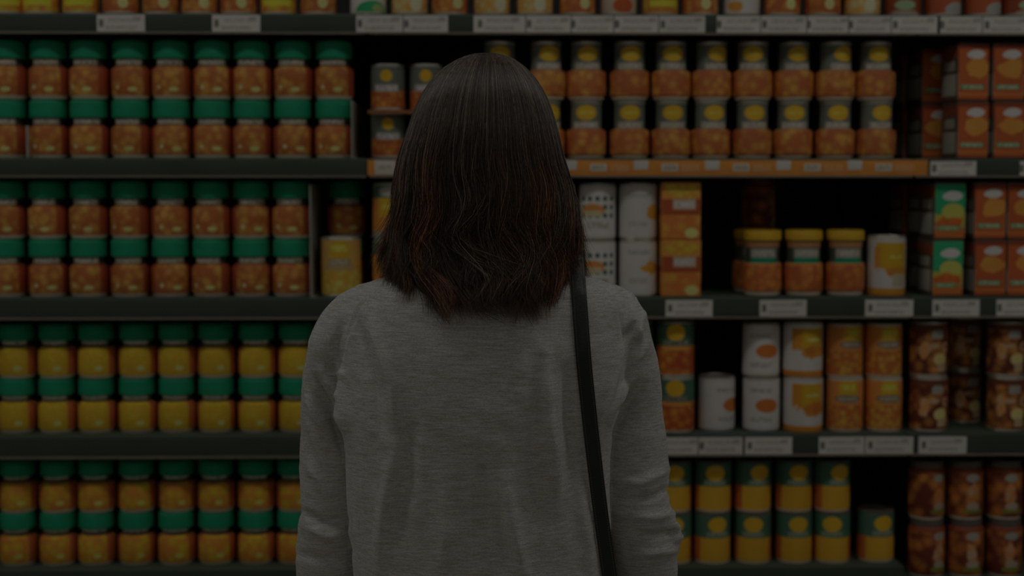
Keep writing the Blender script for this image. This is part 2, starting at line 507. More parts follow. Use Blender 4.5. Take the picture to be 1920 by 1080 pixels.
M['cartonside'] = printed('carton_side_print', T(30, 24, 19), [('rect', 0, .030, .030, .020, T(62, 61, 56)), ('rect', 0, .066, .024, .009, T(56, 55, 50)), ('rect', 0, .09, .3, .010, T(46, 21, 12))])
for nm, base, ly in (
        ('top_yellow', T(78, 54, 14), [kern(0, .11, T(82, 66, 16), T(70, 42, 14), 60), ('rect', 0, .022, .03, .006, T(80, 72, 16))]),
        ('top_orange', T(76, 46, 20), [kern(0, .11, T(80, 52, 22), T(62, 30, 14), 60), ('ellipse', .012, .022, .010, .011, T(82, 72, 46))]),
        ('top_pale', T(74, 64, 40), [kern(0, .11, T(76, 68, 48), T(76, 54, 22), 70), ('ellipse', .012, .02, .012, .014, T(74, 72, 58))]),
        ('top_green', WHIT, [('ellipse', .005, .004, .034, .022, T(12, 54, 30)), ('ellipse', .018, .012, .014, .008, T(52, 60, 34))]),
        ('top_whitered', T(66, 60, 50), [('ellipse', 0, .018, .020, .014, T(66, 28, 12))]),
        ('top_white', WHIT, [('blob', -.01, .016, .018, .009, T(78, 56, 24), T(74, 48, 18), 50), ('text', 0, .045, .02, .01, T(58, 56, 52), T(58, 56, 52), 120)]),
        ('top_red', T(48, 20, 10), [('ellipse', .002, .020, .020, .009, T(52, 62, 46)), ('ellipse', .002, .007, .026, .004, T(56, 50, 42))]),
        ('top_swoosh', T(62, 28, 14), [('ellipse', .018, .010, .026, .016, T(60, 59, 56))])):
    M[nm] = printed(nm + '_print', base, ly)

PROT = {
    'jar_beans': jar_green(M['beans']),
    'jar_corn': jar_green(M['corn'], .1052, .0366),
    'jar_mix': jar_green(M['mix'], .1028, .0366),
    'collar_jar': can_stepped(M['chick'], M['collar']),
    'small_can': can(M['smallcan'], .087, .0325),
    'gold_can': can(M['goldcan'], .1125, .038, M['tin']),
    'dot_can': can(M['dotcan'], .107, .0350),
    'white_can': can(M['whitecan'], .1075, .0362),
    'orange_pack': carton(M['orangepack'], M['orangepack'], .075, .06, .107, 'snack_box'),
    'wy_can': can(M['wycan'], .1145, .0365, M['tin'], plain('orange_rim', T(74, 46, 14))),
    'side_can': can(M['sidecan'], .1075, .0365),
    'bean_can': can(M['beancan'], .107, .0365),
    'oval_can': can(M['ovalcan'], .105, .0355),
    'ow_can': can(M['owcan'], .1065, .038, M['tin'], plain('orange_rim_b', T(74, 46, 14))),
    'gold_pack': can(M['goldpack'], .104, .0355, M['glassbase'], M['glassbase']),
    'red_jar': can(M['redjar'], .106, .0365, M['tin'], M['tin'], 'jar'),
    'chilli_jar': lidded(M['redjarb'], .1135, .0352),
    'green_can': can(M['greencan'], .1005, .0355, M['dark_lid'], M['glassbase']),
    'red_carton': carton(M['redfront'], M['cartonside'], .062, .075, .107),
    'green_carton': carton(M['greenfront'], M['cartonside'], .062, .075, .107),
}
for nm in ('top_yellow', 'top_orange', 'top_pale', 'top_green', 'top_whitered', 'top_white', 'top_red', 'top_swoosh'):
    PROT[nm] = can(M[nm], .112, .0335, M['tin'], M['glassbase'])


def yellow_jar():
    e = empty('jar')
    r = .0372
    lathe('contents', [(r * .94, .008), (r, .011), (r, .058), (r * .95, .063)], M['yjar'], e)
    lathe('glass_base', [(r * .84, 0), (r * .92, .002), (r * .94, .008)], M['glassbase'], e)
    lathe('collar_label', [(r * .95, .063), (r * .86, .066), (r * .86, .106)], M['ylabel'], e)
    lathe('lid', [(r * .92, .1055), (r * .96, .107), (r * .96, .122), (r * .93, .1245), (r * .85, .1255)], M['yellow_lid'], e)
    return e


PROT['yellow_jar'] = yellow_jar()
HT = {'side_can': .1075, 'jar_beans': .110, 'jar_corn': .1052, 'jar_mix': .1028, 'collar_jar': .110, 'small_can': .087, 'dot_can': .107, 'white_can': .1075,
      'orange_pack': .1082, 'bean_can': .107, 'oval_can': .105, 'ow_can': .1065, 'gold_pack': .104, 'red_jar': .106, 'chilli_jar': .1135,
      'green_can': .1005, 'red_carton': .1082, 'green_carton': .1082, 'gold_can': .1125, 'wy_can': .1145, 'yellow_jar': .1255}
RAD = {'side_can': .0365, 'jar_beans': .0377, 'jar_corn': .0377, 'jar_mix': .0377, 'collar_jar': .0378, 'small_can': .0325, 'gold_can': .038, 'dot_can': .035,
       'white_can': .0362, 'orange_pack': .03, 'wy_can': .0365, 'bean_can': .0365, 'oval_can': .0355, 'ow_can': .038, 'gold_pack': .0355,
       'red_jar': .0365, 'chilli_jar': .0352, 'green_can': .0355, 'red_carton': .0375, 'green_carton': .0375, 'yellow_jar': .0372}


def put(key, px, lev, tier, label, cat, group=None, yaw=0.0, back=0.0, dz=0.0, zbase=None, name=None):
    r = RAD.get(key, .0335)
    y = YF + r + .0015 + back
    z = (ZS[lev] if zbase is None else zbase) + tier * (HT.get(key, .112) + .0004) + dz
    py = LEV[lev] - tier * 108 - 50
    x = P(px, py, y).x
    o = copy_tree(PROT[key])
    if name:
        o.name = name
    o.location = (x, y, z + .0003)
    o.rotation_euler = (0, 0, math.radians(yaw))
    tag(o, label, cat, group)
    return o


ORD = ['first', 'second', 'third', 'fourth', 'fifth', 'sixth', 'seventh', 'eighth', 'ninth', 'tenth', 'eleventh', 'twelfth']
TIER = ['lower', 'upper']
SHN = {'A': 'topmost shelf', 'B': 'second shelf', 'C': 'third shelf', 'D': 'fourth shelf', 'E': 'bottom shelf'}

# left bay: four double rows of green-lidded jars
ROWS = {
    'B': ('jar_beans', [15, 92, 168, 246, 322, 399, 473, 550, 627], 'green-lidded glass jar of orange beans'),
    'C': ('jar_beans', [13.5, 90.5, 167.5, 244, 320.5, 396.5, 472, 547], 'green-lidded glass jar of orange beans'),
    'D': ('jar_corn', [33, 108, 182, 258, 332, 406, 482, 557], 'green-lidded glass jar of yellow corn'),
    'E': ('jar_mix', [35, 110, 182, 257, 332, 406, 481, 553], 'green-lidded jar of yellow and orange vegetables'),
}
for lev, (key, xs, desc) in ROWS.items():
    for tier in (0, 1):
        for i, px in enumerate(xs):
            o = put(key, px + random.uniform(-.4, .4), lev, tier, '%s, %s layer of %s, %s from left' % (desc, TIER[tier], SHN[lev], ORD[i]), 'jar',
                    desc.replace('glass ', '') + ' on the ' + SHN[lev], yaw=random.uniform(-14, 14) * (1 if lev in 'BC' else .35), back={'B': .0, 'C': .002, 'D': .012, 'E': .012}[lev] + random.uniform(0, .003))
# a pair standing further back in the gap, and the gold can before it
for tier in (0, 1):
    put('jar_beans', 650, 'C', tier, 'dim green-lidded jar deep in gap behind pale gold can, %s one' % TIER[tier], 'jar', 'jars deep in the gap', yaw=8, back=.080)
put('gold_can', 640, 'C', 0, 'pale gold corn can with yellow oval, left of the woman', 'can')

# small cans at the left end of the middle bay
for i, px in enumerate((728, 801)):
    put('small_can', px, 'B', 0, 'small grey and orange can under cardboard sheet, %s one' % ('left' if i == 0 else 'right'), 'can', 'small cans under the cardboard sheet', yaw=3, back=.02)
    put('small_can', px, 'B', 0, 'small grey and orange can on cardboard sheet, %s one' % ('left' if i == 0 else 'right, half hidden by hair'), 'can', 'small cans on the cardboard sheet', yaw=-2, back=.02, dz=.0905)
cx0, cx1 = P(692, 208, YF + .03).x, P(850, 208, YF + .03).x
tray = empty('cardboard_sheet', ((cx0 + cx1) / 2, YF + .05, ZS['B'] + .0876))
tag(tray, 'brown cardboard sheet between two layers of small cans', 'cardboard')
kraft = plain('kraft_cardboard', T(50, 30, 18), .85, scale=70)
w2 = (cx1 - cx0) / 2
box('sheet', -w2, w2, -.045, .05, 0, .0024, kraft, tray)
box('front_fold', -w2, w2, -.047, -.045, -.004, .0024, kraft, tray)

# collar jars of the middle bay
COLX = {1: [(937, 0), (1024, 14), (1099, 2), (1180, 0), (1258, 2), (1334, 20), (1411, -12), (1488, 8), (1566, 22), (1641, 2)],
        0: [(1022, 25), (1099, -3), (1180, -4), (1258, 2), (1332, 10), (1410, -2), (1486, -4), (1565, 2), (1642, 12)]}
for tier, lst in COLX.items():
    for i, (px, yaw) in enumerate(lst):
        put('collar_jar', px, 'B', tier, 'orange chickpea jar with yellow oval collar, %s layer, %s from woman\'s head' % (TIER[tier], ORD[i]), 'jar',
            'chickpea jars with yellow ovals', yaw=yaw + random.uniform(-2, 2), back=random.uniform(0, .004))

# third shelf, middle bay
for tier in (0, 1):
    put('side_can', 735, 'C', tier, 'orange and yellow can peeking out left of the hair, %s layer' % TIER[tier], 'can', 'cans left of the hair', yaw=-6 - 4 * tier)
    put('dot_can', 1120, 'C', tier, 'white can with green dots and orange slice, %s of the pair' % TIER[tier], 'can', 'white dotted cans', yaw=-4)
    put('white_can', 1196, 'C', tier, 'plain white can with yellow patch, %s of the pair beside dotted cans' % TIER[tier], 'can', 'white cans with yellow patch', yaw=4)
    put('orange_pack', 1273, 'C', tier, 'orange and yellow printed snack box, %s of the pair' % TIER[tier], 'box', 'orange snack boxes', yaw=0 if tier else 1)
for tier in (0, 1):
    put('chilli_jar', 1421, 'C', tier, 'dim brown jar far back behind yellow-lidded jars, %s one' % TIER[tier], 'jar', 'jars far back on third shelf', yaw=60, back=.165)
for i, px in enumerate((1429, 1506, 1584)):
    put('yellow_jar', px, 'C', 0, 'yellow-lidded jar of orange vegetables, %s of three' % ['left', 'middle', 'right'][i], 'jar', 'yellow-lidded jars on third shelf', yaw=(-6, 2, 0)[i])
put('yellow_jar', 1408, 'C', 0, 'dim yellow-lidded jar standing behind the front row of three', 'jar', None, yaw=10, back=.083)
put('wy_can', 1661, 'C', 0, 'white can with yellow square beside the yellow-lidded jars', 'can', None, yaw=-2)

# fourth shelf, middle bay
for tier in (0, 1):
    put('bean_can', 1266, 'D', tier, 'dark green and orange bean can beside the sleeve, %s of the pair' % TIER[tier], 'can', 'bean cans beside the sleeve', yaw=-8 + 2 * tier)
    put('oval_can', 1427, 'D', tier, 'white can with orange oval, %s of the pair' % TIER[tier], 'can', 'white cans with orange oval', yaw=-4 + 2 * tier, back=.008)
    put('ow_can', 1505, 'D', tier, 'white can with orange and yellow block, %s of the pair' % TIER[tier], 'can', 'white cans with orange block', yaw=0)
    for i, px in enumerate((1583, 1656)):
        put('gold_pack', px, 'D', tier, 'gold brown can with yellow oval, %s layer, %s column' % (TIER[tier], ['left', 'right'][i]), 'can', 'gold brown cans', yaw=((-2, 4), (14, 6))[tier][i], back=.006)
put('oval_can', 1343, 'D', 0, 'single white can with orange oval turned aside, nothing stacked on it', 'can', None, yaw=38, back=.014)

# bottom shelf, middle bay
GX = {1: [(1262, -2), (1337, -2), (1411, 14), (1488, 6), (1559, 16)], 0: [(1262, -4), (1335, 10), (1411, -8), (1488, 4), (1559, -12)]}
for tier in (0, 1):
    for i, (px, yaw) in enumerate(GX[tier]):
        put('green_can', px, 'E', tier, 'dark green and yellow can with oval, %s layer, %s from sleeve' % (TIER[tier], ORD[i]), 'can', 'green and yellow cans on bottom shelf', yaw=yaw, back=.006 + random.uniform(0, .003))
put('green_can', 1641, 'E', 0, 'single green and yellow can standing apart with dark lid', 'can', None, yaw=12, back=.012)

# right bay
zE3 = ZS['E'] - .028
CART = {
    'B': [(1809, 'red_carton', 4, 0), (1877, 'red_carton', 2, 0), (1945, 'red_carton', 0, 0)],
    'C': [(1767, 'green_carton', 5, 0), (1843, 'red_carton', 3, 0), (1906, 'red_carton', -2, 0)],
}
for lev, lst in CART.items():
    for tier in (0, 1):
        for i, (px, key, yaw, bk) in enumerate(lst):
            c = 'green' if 'green' in key else 'red'
            if i == 0 and lev == 'C' and tier == 0:
                px -= 5
            put(key, px, lev, tier, '%s carton with white logo, %s layer of %s, %s from left' % (c, TIER[tier], SHN[lev], ORD[i]), 'carton', 'cartons in the right bay, ' + SHN[lev], yaw=yaw + random.uniform(-2, 2))
        for i, px in enumerate((1742, 1706)):
            put('red_carton', px, lev, tier, 'dim red carton set deep in shadow, %s layer of %s, %s' % (TIER[tier], SHN[lev], ['nearer one', 'farther one'][i]), 'carton', 'cartons deep in shadow, ' + SHN[lev],
                yaw=6, back=.10 + .09 * i)
for tier in (0, 1):
    for i, (px, bk) in enumerate(((1740, 0), (1886, .0), (1803, .10))):
        put('red_jar', px, 'D', tier, 'red brown tin with white cap logo, fourth shelf, %s layer, %s' % (TIER[tier], ['left column', 'right column', 'deep middle column'][i]), 'tin', 'red brown tins on fourth shelf', yaw=(6, 0, 12)[i], back=bk)
    for i, px in enumerate((1737, 1809, 1882)):
        put('chilli_jar', px, 'E', tier, 'red chilli jar with dark lid, bottom shelf, %s layer, %s column' % (TIER[tier], ['left', 'middle', 'right'][i]), 'jar', 'red chilli jars on bottom shelf', yaw=(24, 4, 2)[i], zbase=zE3, dz=-.008 * tier if False else 0)

# goods that the picture hides: past its left edge and behind the woman
for lev, (key, xs, desc) in ROWS.items():
    for tier in (0, 1):
        for i in (1, 2):
            put(key, xs[0] - 76 * i, lev, tier, '%s, %s layer of %s, %s past left edge' % (desc.replace('glass ', ''), TIER[tier], SHN[lev], ['one', 'two'][i - 1]), 'jar', 'jars past the left picture edge', yaw=random.uniform(-14, 14), back={'B': .0, 'C': .002, 'D': .012, 'E': .012}[lev])
        if lev in 'DE':
            put(key, xs[-1] + 75, lev, tier, '%s, %s layer of %s, hidden behind left sleeve' % (desc, TIER[tier], SHN[lev]), 'jar', 'jars behind the left sleeve', yaw=5, back=.012)
put('collar_jar', 940, 'B', 0, 'orange chickpea jar hidden behind the head, lower layer', 'jar', 'chickpea jars with yellow ovals', yaw=4)
for tier in (0, 1):
    for i, px in enumerate((888, 966, 1043)):
        put('dot_can', px, 'C', tier, 'white dotted can hidden behind the hair, %s layer, %s column' % (TIER[tier], ['left', 'middle', 'right'][i]), 'can', 'white dotted cans', yaw=3 * i)
    for i, px in enumerate((1110, 1188)):
        put('bean_can', px, 'D', tier, 'dark green bean can hidden behind right sleeve, %s layer, %s column' % (TIER[tier], ['left', 'right'][i]), 'can', 'bean cans beside the sleeve', yaw=4 - 5 * i)
        put('green_can', px - 2, 'E', tier, 'green and yellow can hidden behind right sleeve, %s layer, %s column' % (TIER[tier], ['left', 'right'][i]), 'can', 'green and yellow cans on bottom shelf', yaw=4 - 5 * i, back=.007)

# topmost shelf: only the feet of the goods are in the picture
TOP = [(12, 'top_yellow'), (76, 'top_yellow'), (151, 'top_yellow'), (226, 'top_orange'), (301, 'top_orange'), (374, 'top_orange'), (447, 'top_orange'), (522, 'top_yellow'), (597, 'top_orange'),
       (690, 'top_green'), (768, 'top_pale'), (843, 'top_orange'), (922, 'top_pale'), (1003, 'top_pale'), (1083, 'top_orange'), (1160, 'top_whitered'), (1238, 'top_yellow'), (1313, 'top_orange'),
       (1391, 'top_white'), (1467, 'top_orange'), (1543, 'top_orange'), (1617, 'top_pale'), (1693, 'top_red'), (1768, 'top_swoosh'), (1843, 'top_swoosh'), (1912, 'top_red')]
TDESC = {'top_yellow': 'yellow', 'top_orange': 'orange', 'top_pale': 'pale cream', 'top_green': 'green and white', 'top_whitered': 'cream and red', 'top_white': 'white', 'top_red': 'dark red', 'top_swoosh': 'red and grey'}
cnt = {}
tot = {}
for px, k in TOP:
    tot[k] = tot.get(k, 0) + 1
for px, k in TOP:
    i = cnt.get(k, 0)
    cnt[k] = i + 1
    lb = '%s can on topmost shelf, cut off by picture edge' % TDESC[k]
    if tot[k] > 1:
        lb += ', %s from left' % ORD[i]
    put(k, px, 'A', 0, lb, 'can', 'cans on the topmost shelf', yaw=random.uniform(-12, 12), back=.004)

for e in PROT.values():
    for ch in list(e.children):
        bpy.data.objects.remove(ch)
    bpy.data.objects.remove(e)

# acrylic dividers standing at the ends of the jar rows
acr = NT('clear_acrylic')
acr.b.inputs['Base Color'].default_value = T(66, 66, 62)
acr.b.inputs['Roughness'].default_value = 0.25
acr.b.inputs['Alpha'].default_value = 0.6
for px, lev, h, lb in ((661, 'B', .107, 'clear upright shelf divider at right end of second-shelf jars'), (584, 'C', .212, 'tall clear shelf divider at right end of third-shelf jars'), (53, 'B', .06, 'low clear shelf divider between first two second-shelf jars')):
    p = P(px, LEV[lev], YF)
    e = empty('shelf_divider', (p.x, YF - .006, ZS[lev] + .0006))
    tag(e, lb, 'divider', 'clear shelf dividers')
    box('pane', -.0012, .0012, 0, .012 if px == 53 else .25, .001, h, acr.m, e)
    box('foot', -.0012 if px == 53 else -.002, .0012 if px == 53 else .009, 0, .012 if px == 53 else .25, 0, .0012, acr.m, e)

# ------------------------------------------------------------------ price cards
tag_m = printed('price_card_print', T(70, 69, 66), [
    ('rect', -.036, .0, .004, .007, T(36, 35, 31)), ('text', .002, .006, .026, .004, T(60, 59, 55), T(60, 59, 55), 200),
    ('rect', .030, .008, .007, .004, T(56, 55, 51)), ('text', .0, -.008, .028, .0035, T(58, 57, 53), T(58, 57, 53), 260)], rough=.6, coat=.0, vary=.04)
CARDS = {
    'A': [(182, 272), (398, 488), (668, 755), (757, 840), (888, 985), (987, 1070), (1072, 1150), (1152, 1234), (1236, 1322), (1344, 1425), (1427, 1512), (1514, 1590), (1592, 1670), (1672, 1757), (1763, 1841), (1843, 1930)],
    'B': [(1744, 1830), (1912, 1990)],
    'C': [(1248, 1336), (1424, 1512), (1622, 1712), (1748, 1836), (1868, 1950)],
    'D': [(1232, 1308), (1310, 1392), (1397, 1485), (1535, 1620), (1622, 1712), (1722, 1812)],
}
RN = {'A': 'topmost', 'B': 'second', 'C': 'third', 'D': 'fourth'}
cardmesh = {}
for lev, lst in CARDS.items():
    ym = {'A': 48, 'B': 317, 'C': 581, 'D': 838}[lev]
    zt = P(960, RAIL[lev][0] + (-1 if lev == 'A' else 2), YR).z
    zb_ = P(960, RAIL[lev][1] - 4, YR).z
    for i, (a, b) in enumerate(lst):
        xa, xb = P(a, ym, YR).x, P(b, ym, YR).x
        w, h = (xb - xa) / 2, (zt - zb_) / 2
        e = empty('price_tag', ((xa + xb) / 2, YR - .0012, (zt + zb_) / 2))
        tag(e, 'white paper price tag on the %s shelf rail, %s from left' % (RN[lev], ORD[i] if i < 12 else ['thirteenth', 'fourteenth', 'fifteenth', 'sixteenth'][i - 12]), 'price tag', 'price tags on the rails')
        e.rotation_euler = (0, random.uniform(-.006, .006), 0)
        box('card', -w, w, 0, .0009, -h, h, tag_m, e)
        box('holder', -w - .001, w + .001, -.0009, 0.0008, -h - .0018, -h, M['lip'], e)

# orange promotional strip along the second rail
xa, xb = P(689, 317, YR).x, P(1739, 317, YR).x
zt, zb_ = P(960, 300, YR).z, P(960, 329, YR).z
strip_m = plain('orange_strip_card', T(80, 46, 17), .55, scale=20)
wplain = plain('white_patch_card', T(70, 69, 66), .6)
wpatch = printed('strip_patch_print', T(68, 67, 62), [('text', 0, 0, .012, .004, T(58, 52, 44), T(58, 52, 44), 200)], vary=.03)
opatch = printed('strip_text_print', T(80, 46, 17), [('text', 0, 0, .017, .006, T(72, 54, 36), T(72, 54, 36), 170)], vary=.0)
st = empty('promotion_strip', ((xa + xb) / 2, YR - .0018, (zt + zb_) / 2))
tag(st, 'long orange promotional strip with white patches along the second shelf rail', 'price strip')
hw, hh = (xb - xa) / 2, (zt - zb_) / 2
box('strip', -hw, hw, 0, .0015, -hh, hh, strip_m, st, .0004)
for i in range(8):
    px = 1068 + (i - 3) * 134.4 if i < 3 else 1068 + (i - 3) * 133.6
    for nm, dx, hx, z0, z1, m in (('white_patch', 0, .0135, hh - .018, hh - .0005, wplain), ('small_patch', 54, .0155, -hh + .008, -hh + .022, wpatch), ('text_patch', 93, .018, -hh + .007, -hh + .021, opatch)):
        q = P(px + dx, 317, YR).x - st.location.x
        if abs(q) + hx < hw:
            o = box(nm, -hx, hx, -.0006, .0002, -(z1 - z0) / 2, (z1 - z0) / 2, m, st, .0002)
            o.location = (q, 0, (z0 + z1) / 2)

o = box('white_patch', -.019, .019, -.0011, -.0002, -.0135, .0135, wpatch, st, .0002)
o.location = (P(722, 317, YR).x - st.location.x, 0, .0005)

# ------------------------------------------------------------------ the woman
YW = 1.66


def W(px, py, Y=YW):
    return P(px, py, Y)


S = YW / F     # metres per pixel at her distance


def remesh(name, objs, voxel, smooth_it, smooth_f=.5):
    """joins closed shapes into one continuous skin"""
    bm = bmesh.new()
    for o in objs:
        bm.from_mesh(o.data)
    me = bpy.data.meshes.new(name)
    bm.to_mesh(me)
    bm.free()
    for o in objs:
        bpy.data.objects.remove(o)
    t = bpy.data.objects.new(name + '_raw', me)
    COL.objects.link(t)
    m = t.modifiers.new('r', 'REMESH')
    m.mode = 'VOXEL'
    m.voxel_size = voxel
    s = t.modifiers.new('s', 'SMOOTH')
    s.factor = smooth_f
    s.iterations = smooth_it
    dg = bpy.context.evaluated_depsgraph_get()
    out = bpy.data.meshes.new_from_object(t.evaluated_get(dg))
    bpy.data.objects.remove(t)
    out.name = name
    return out


def loft(sections, seg=40, expo=2.4):
    """sections: (cx, cy, cz, hx, hy_back, hy_front)"""
    verts, faces = [], []
    for (cx, cy, cz, hx, hb, hf) in sections:
        for k in range(seg):
            a = 2 * math.pi * k / seg
            c, s = math.cos(a), math.sin(a)
            x = math.copysign(abs(s) ** (2 / expo), s) * hx
            y = -math.copysign(abs(c) ** (2 / expo), c) * (hb if c > 0 else hf)
            verts.append((cx + x, cy + y, cz))
    n = len(sections)
    for i in range(n - 1):
        for k in range(seg):
            k2 = (k + 1) % seg
            faces.append((i * seg + k, (i + 1) * seg + k, (i + 1) * seg + k2, i * seg + k2))
    faces.append(tuple(range(seg)))
    faces.append(tuple((n - 1) * seg + k for k in range(seg))[::-1])
    return new_mesh('loft', verts, faces)


def tube(points, seg=28, depth=1.0):
    """points: (Vector, radius)"""
    verts, faces = [], []
    n = len(points)
    for i, (p, r) in enumerate(points):
        d = (points[min(i + 1, n - 1)][0] - points[max(i - 1, 0)][0]).normalized()
        u = Vector((0, 1, 0))
        u = (u - d * u.dot(d)).normalized()
        v = d.cross(u)
        for k in range(seg):
            a = 2 * math.pi * k / seg
            verts.append(tuple(p + u * (r * depth * math.cos(a)) + v * (r * math.sin(a))))
    for i in range(n - 1):
        for k in range(seg):
            k2 = (k + 1) % seg
            faces.append((i * seg + k, i * seg + k2, (i + 1) * seg + k2, (i + 1) * seg + k))
    faces.append(tuple(range(seg))[::-1])
    faces.append(tuple((n - 1) * seg + k for k in range(seg)))
    return new_mesh('tube', verts, faces)


def dense(pts, n):
    """Catmull-Rom through rows of numbers"""
    a = np.array(pts, float)
    out = []
    m = len(a)
    for t in np.linspace(0, m - 1, n):
        i = min(int(t), m - 2)
        f = t - i
        p0, p1, p2, p3 = a[max(i - 1, 0)], a[i], a[i + 1], a[min(i + 2, m - 1)]
        out.append(.5 * ((2 * p1) + (-p0 + p2) * f + (2 * p0 - 5 * p1 + 4 * p2 - p3) * f * f + (-p0 + 3 * p1 - 3 * p2 + p3) * f ** 3))
    return np.array(out)


# torso of the sweater: py, left px, right px, back depth, front depth
TOR = [(496, 858, 966, .050, .050), (503, 815, 1010, .058, .055), (511, 765, 1066, .066, .058), (520, 722, 1112, .073, .062), (532, 688, 1145, .080, .068), (550, 664, 1166, .087, .076),
       (580, 648, 1178, .094, .086), (650, 642, 1176, .104, .096), (750, 642, 1164, .108, .106), (840, 649, 1144, .106, .108), (960, 654, 1142, .102, .102),
       (1080, 664, 1150, .102, .100), (1200, 658, 1160, .110, .108), (1310, 648, 1170, .118, .112)]
secs = []
for r in dense(TOR, 70):
    py, l, rr, hb, hf = r
    a, b = W(l, py), W(rr, py)
    secs.append(((a.x + b.x) / 2, YW, a.z, (b.x - a.x) / 2, hb, hf))
torso = loft(secs)
SLL = [(712, 568, 44, 0), (672, 594, 56, 0), (643, 640, 60, .002), (622, 700, 56, .006), (611, 780, 54, .010), (606, 870, 52, .014), (608, 960, 53, .016), (606, 1020, 58, .020), (605, 1080, 61, .03), (602, 1180, 56, .05), (602, 1290, 46, .08), (606, 1380, 38, .11)]
SLR = [(1118, 566, 44, 0), (1152, 596, 58, 0), (1170, 650, 58, .002), (1183, 710, 59, .006), (1188, 780, 60, .010), (1196, 860, 62, .014), (1201, 950, 61, .016), (1211, 1010, 63, .022), (1218, 1080, 60, .032), (1220, 1180, 55, .05), (1216, 1290, 46, .08), (1210, 1380, 38, .11)]
arms = []
for sl in (SLL, SLR):
    pts = [(W(r[0], r[1], YW) + Vector((0, r[3] + .016 * min(1, max(0, (r[1] - 620) / 160)), 0)), r[2] * S) for r in dense(sl, 60)]
    arms.append(tube(pts))
sw_me = remesh('sweater', [torso] + arms, .0033, 3)


# folds, drop-shoulder seams: displacements of the cloth along its normal
def vnoise(x, y, z, seed=0):
    def h(i, j, k):
        n = (i * 73856093) ^ (j * 19349663) ^ (k * 83492791) ^ (seed * 2654435761 & 0x7fffffff)
        n = (n ^ (n >> 13)) * 1274126177 & 0x7fffffff
        return (n ^ (n >> 16)) % 10007 / 10007.0
    xi, yi, zi = np.floor(x).astype(np.int64), np.floor(y).astype(np.int64), np.floor(z).astype(np.int64)
    xf, yf, zf = x - xi, y - yi, z - zi
    s = lambda t: t * t * (3 - 2 * t)
    xf, yf, zf = s(xf), s(yf), s(zf)
    r = 0
    for a in (0, 1):
        for b in (0, 1):
            for c in (0, 1):
                r = r + h(xi + a, yi + b, zi + c) * (xf if a else 1 - xf) * (yf if b else 1 - yf) * (zf if c else 1 - zf)
    return r - .5


def polydist(px, py, poly):
    """distance to polyline and position along it, pixels"""
    best = np.full(px.shape, 1e9)
    tt = np.zeros(px.shape)
    n = len(poly) - 1
    for i in range(n):
        ax, ay = poly[i]
        bx, by = poly[i + 1]
        dx, dy = bx - ax, by - ay
        t = np.clip(((px - ax) * dx + (py - ay) * dy) / (dx * dx + dy * dy), 0, 1)
        d = np.hypot(px - ax - t * dx, py - ay - t * dy)
        m = d < best
        best[m] = d[m]
        tt[m] = (i + t[m]) / n
    return best, tt


nv = len(sw_me.vertices)
co = np.empty(nv * 3, np.float32)
sw_me.vertices.foreach_get('co', co)
co = co.reshape(-1, 3).astype(float)
no = np.empty(nv * 3, np.float32)
sw_me.vertex_normals.foreach_get('vector', no)
no = no.reshape(-1, 3).astype(float)
ux, uy = proj(co)
disp = np.zeros(nv)
# (polyline in the frame, width px, height mm); positive = ridge
FOLDS = [
    ([(694, 590), (712, 650), (738, 720), (742, 800)], 13, 3.2), ([(668, 600), (682, 660), (704, 740), (712, 820)], 12, -2.6),
    ([(742, 830), (728, 920), (716, 1000), (712, 1090)], 16, 2.6), ([(770, 780), (762, 900), (742, 1010)], 18, -2.2),
    ([(830, 900), (838, 1000), (822, 1090)], 20, 2.0), ([(895, 850), (905, 960), (915, 1090)], 22, -2.2), ([(945, 900), (965, 1000), (985, 1090)], 18, 3.0), ([(925, 940), (935, 1020), (950, 1090)], 14, -2.0),
    ([(1022, 660), (1026, 760), (1040, 860), (1046, 960)], 16, 3.0), ([(1060, 700), (1070, 800), (1078, 900)], 14, -2.6), ([(1005, 700), (1000, 840), (1012, 980)], 16, -2.0),
    ([(1090, 920), (1098, 1000), (1106, 1090)], 12, 2.4),
    ([(1165, 640), (1150, 700), (1128, 770), (1110, 820)], 11, 2.8), ([(1195, 690), (1165, 735), (1140, 790)], 9, 2.6), ([(1210, 720), (1180, 765), (1150, 815)], 9, -2.4), ([(1200, 600), (1180, 622), (1172, 640)], 8, -3.0), ([(1208, 588), (1196, 612), (1200, 640)], 8, 2.4),
    ([(636, 700), (646, 760), (652, 830)], 9, 2.6), ([(612, 716), (630, 750), (650, 800)], 8, 3.0), ([(596, 740), (618, 775), (642, 832)], 8, -3.2), ([(580, 752), (606, 800), (640, 866)], 9, 2.4),
    ([(566, 800), (584, 850), (616, 900)], 9, -1.8), ([(640, 610), (628, 660), (622, 700)], 10, -2.0),
    ([(600, 690), (620, 722), (642, 742)], 6, 2.6), ([(588, 705), (606, 735), (632, 768)], 6, -2.4), ([(572, 730), (588, 765), (600, 800)], 7, 2.0), ([(622, 668), (634, 690), (650, 712)], 6, 1.8), ([(1190, 725), (1168, 752), (1148, 780)], 6, -2.2), ([(1216, 640), (1200, 668), (1178, 690)], 7, 2.0),
    ([(570, 985), (610, 1005), (654, 1000)], 10, 2.6), ([(566, 960), (606, 978), (650, 975)], 9, -2.4), ([(560, 1040), (610, 1050), (656, 1030)], 10, -2.2), ([(575, 870), (600, 900), (625, 960)], 10, 2.0),
    ([(1150, 900), (1200, 905), (1255, 880)], 9, 2.0), ([(1160, 935), (1215, 935), (1262, 915)], 9, -2.4), ([(1165, 965), (1220, 970), (1268, 962)], 9, 2.4), ([(1170, 1000), (1225, 1004), (1275, 996)], 8, -2.6), ([(1175, 1040), (1230, 1036), (1276, 1030)], 9, 2.2),
    ([(1258, 975), (1266, 1000), (1268, 1020)], 7, 3.0),
]
back = no[:, 1] < .35
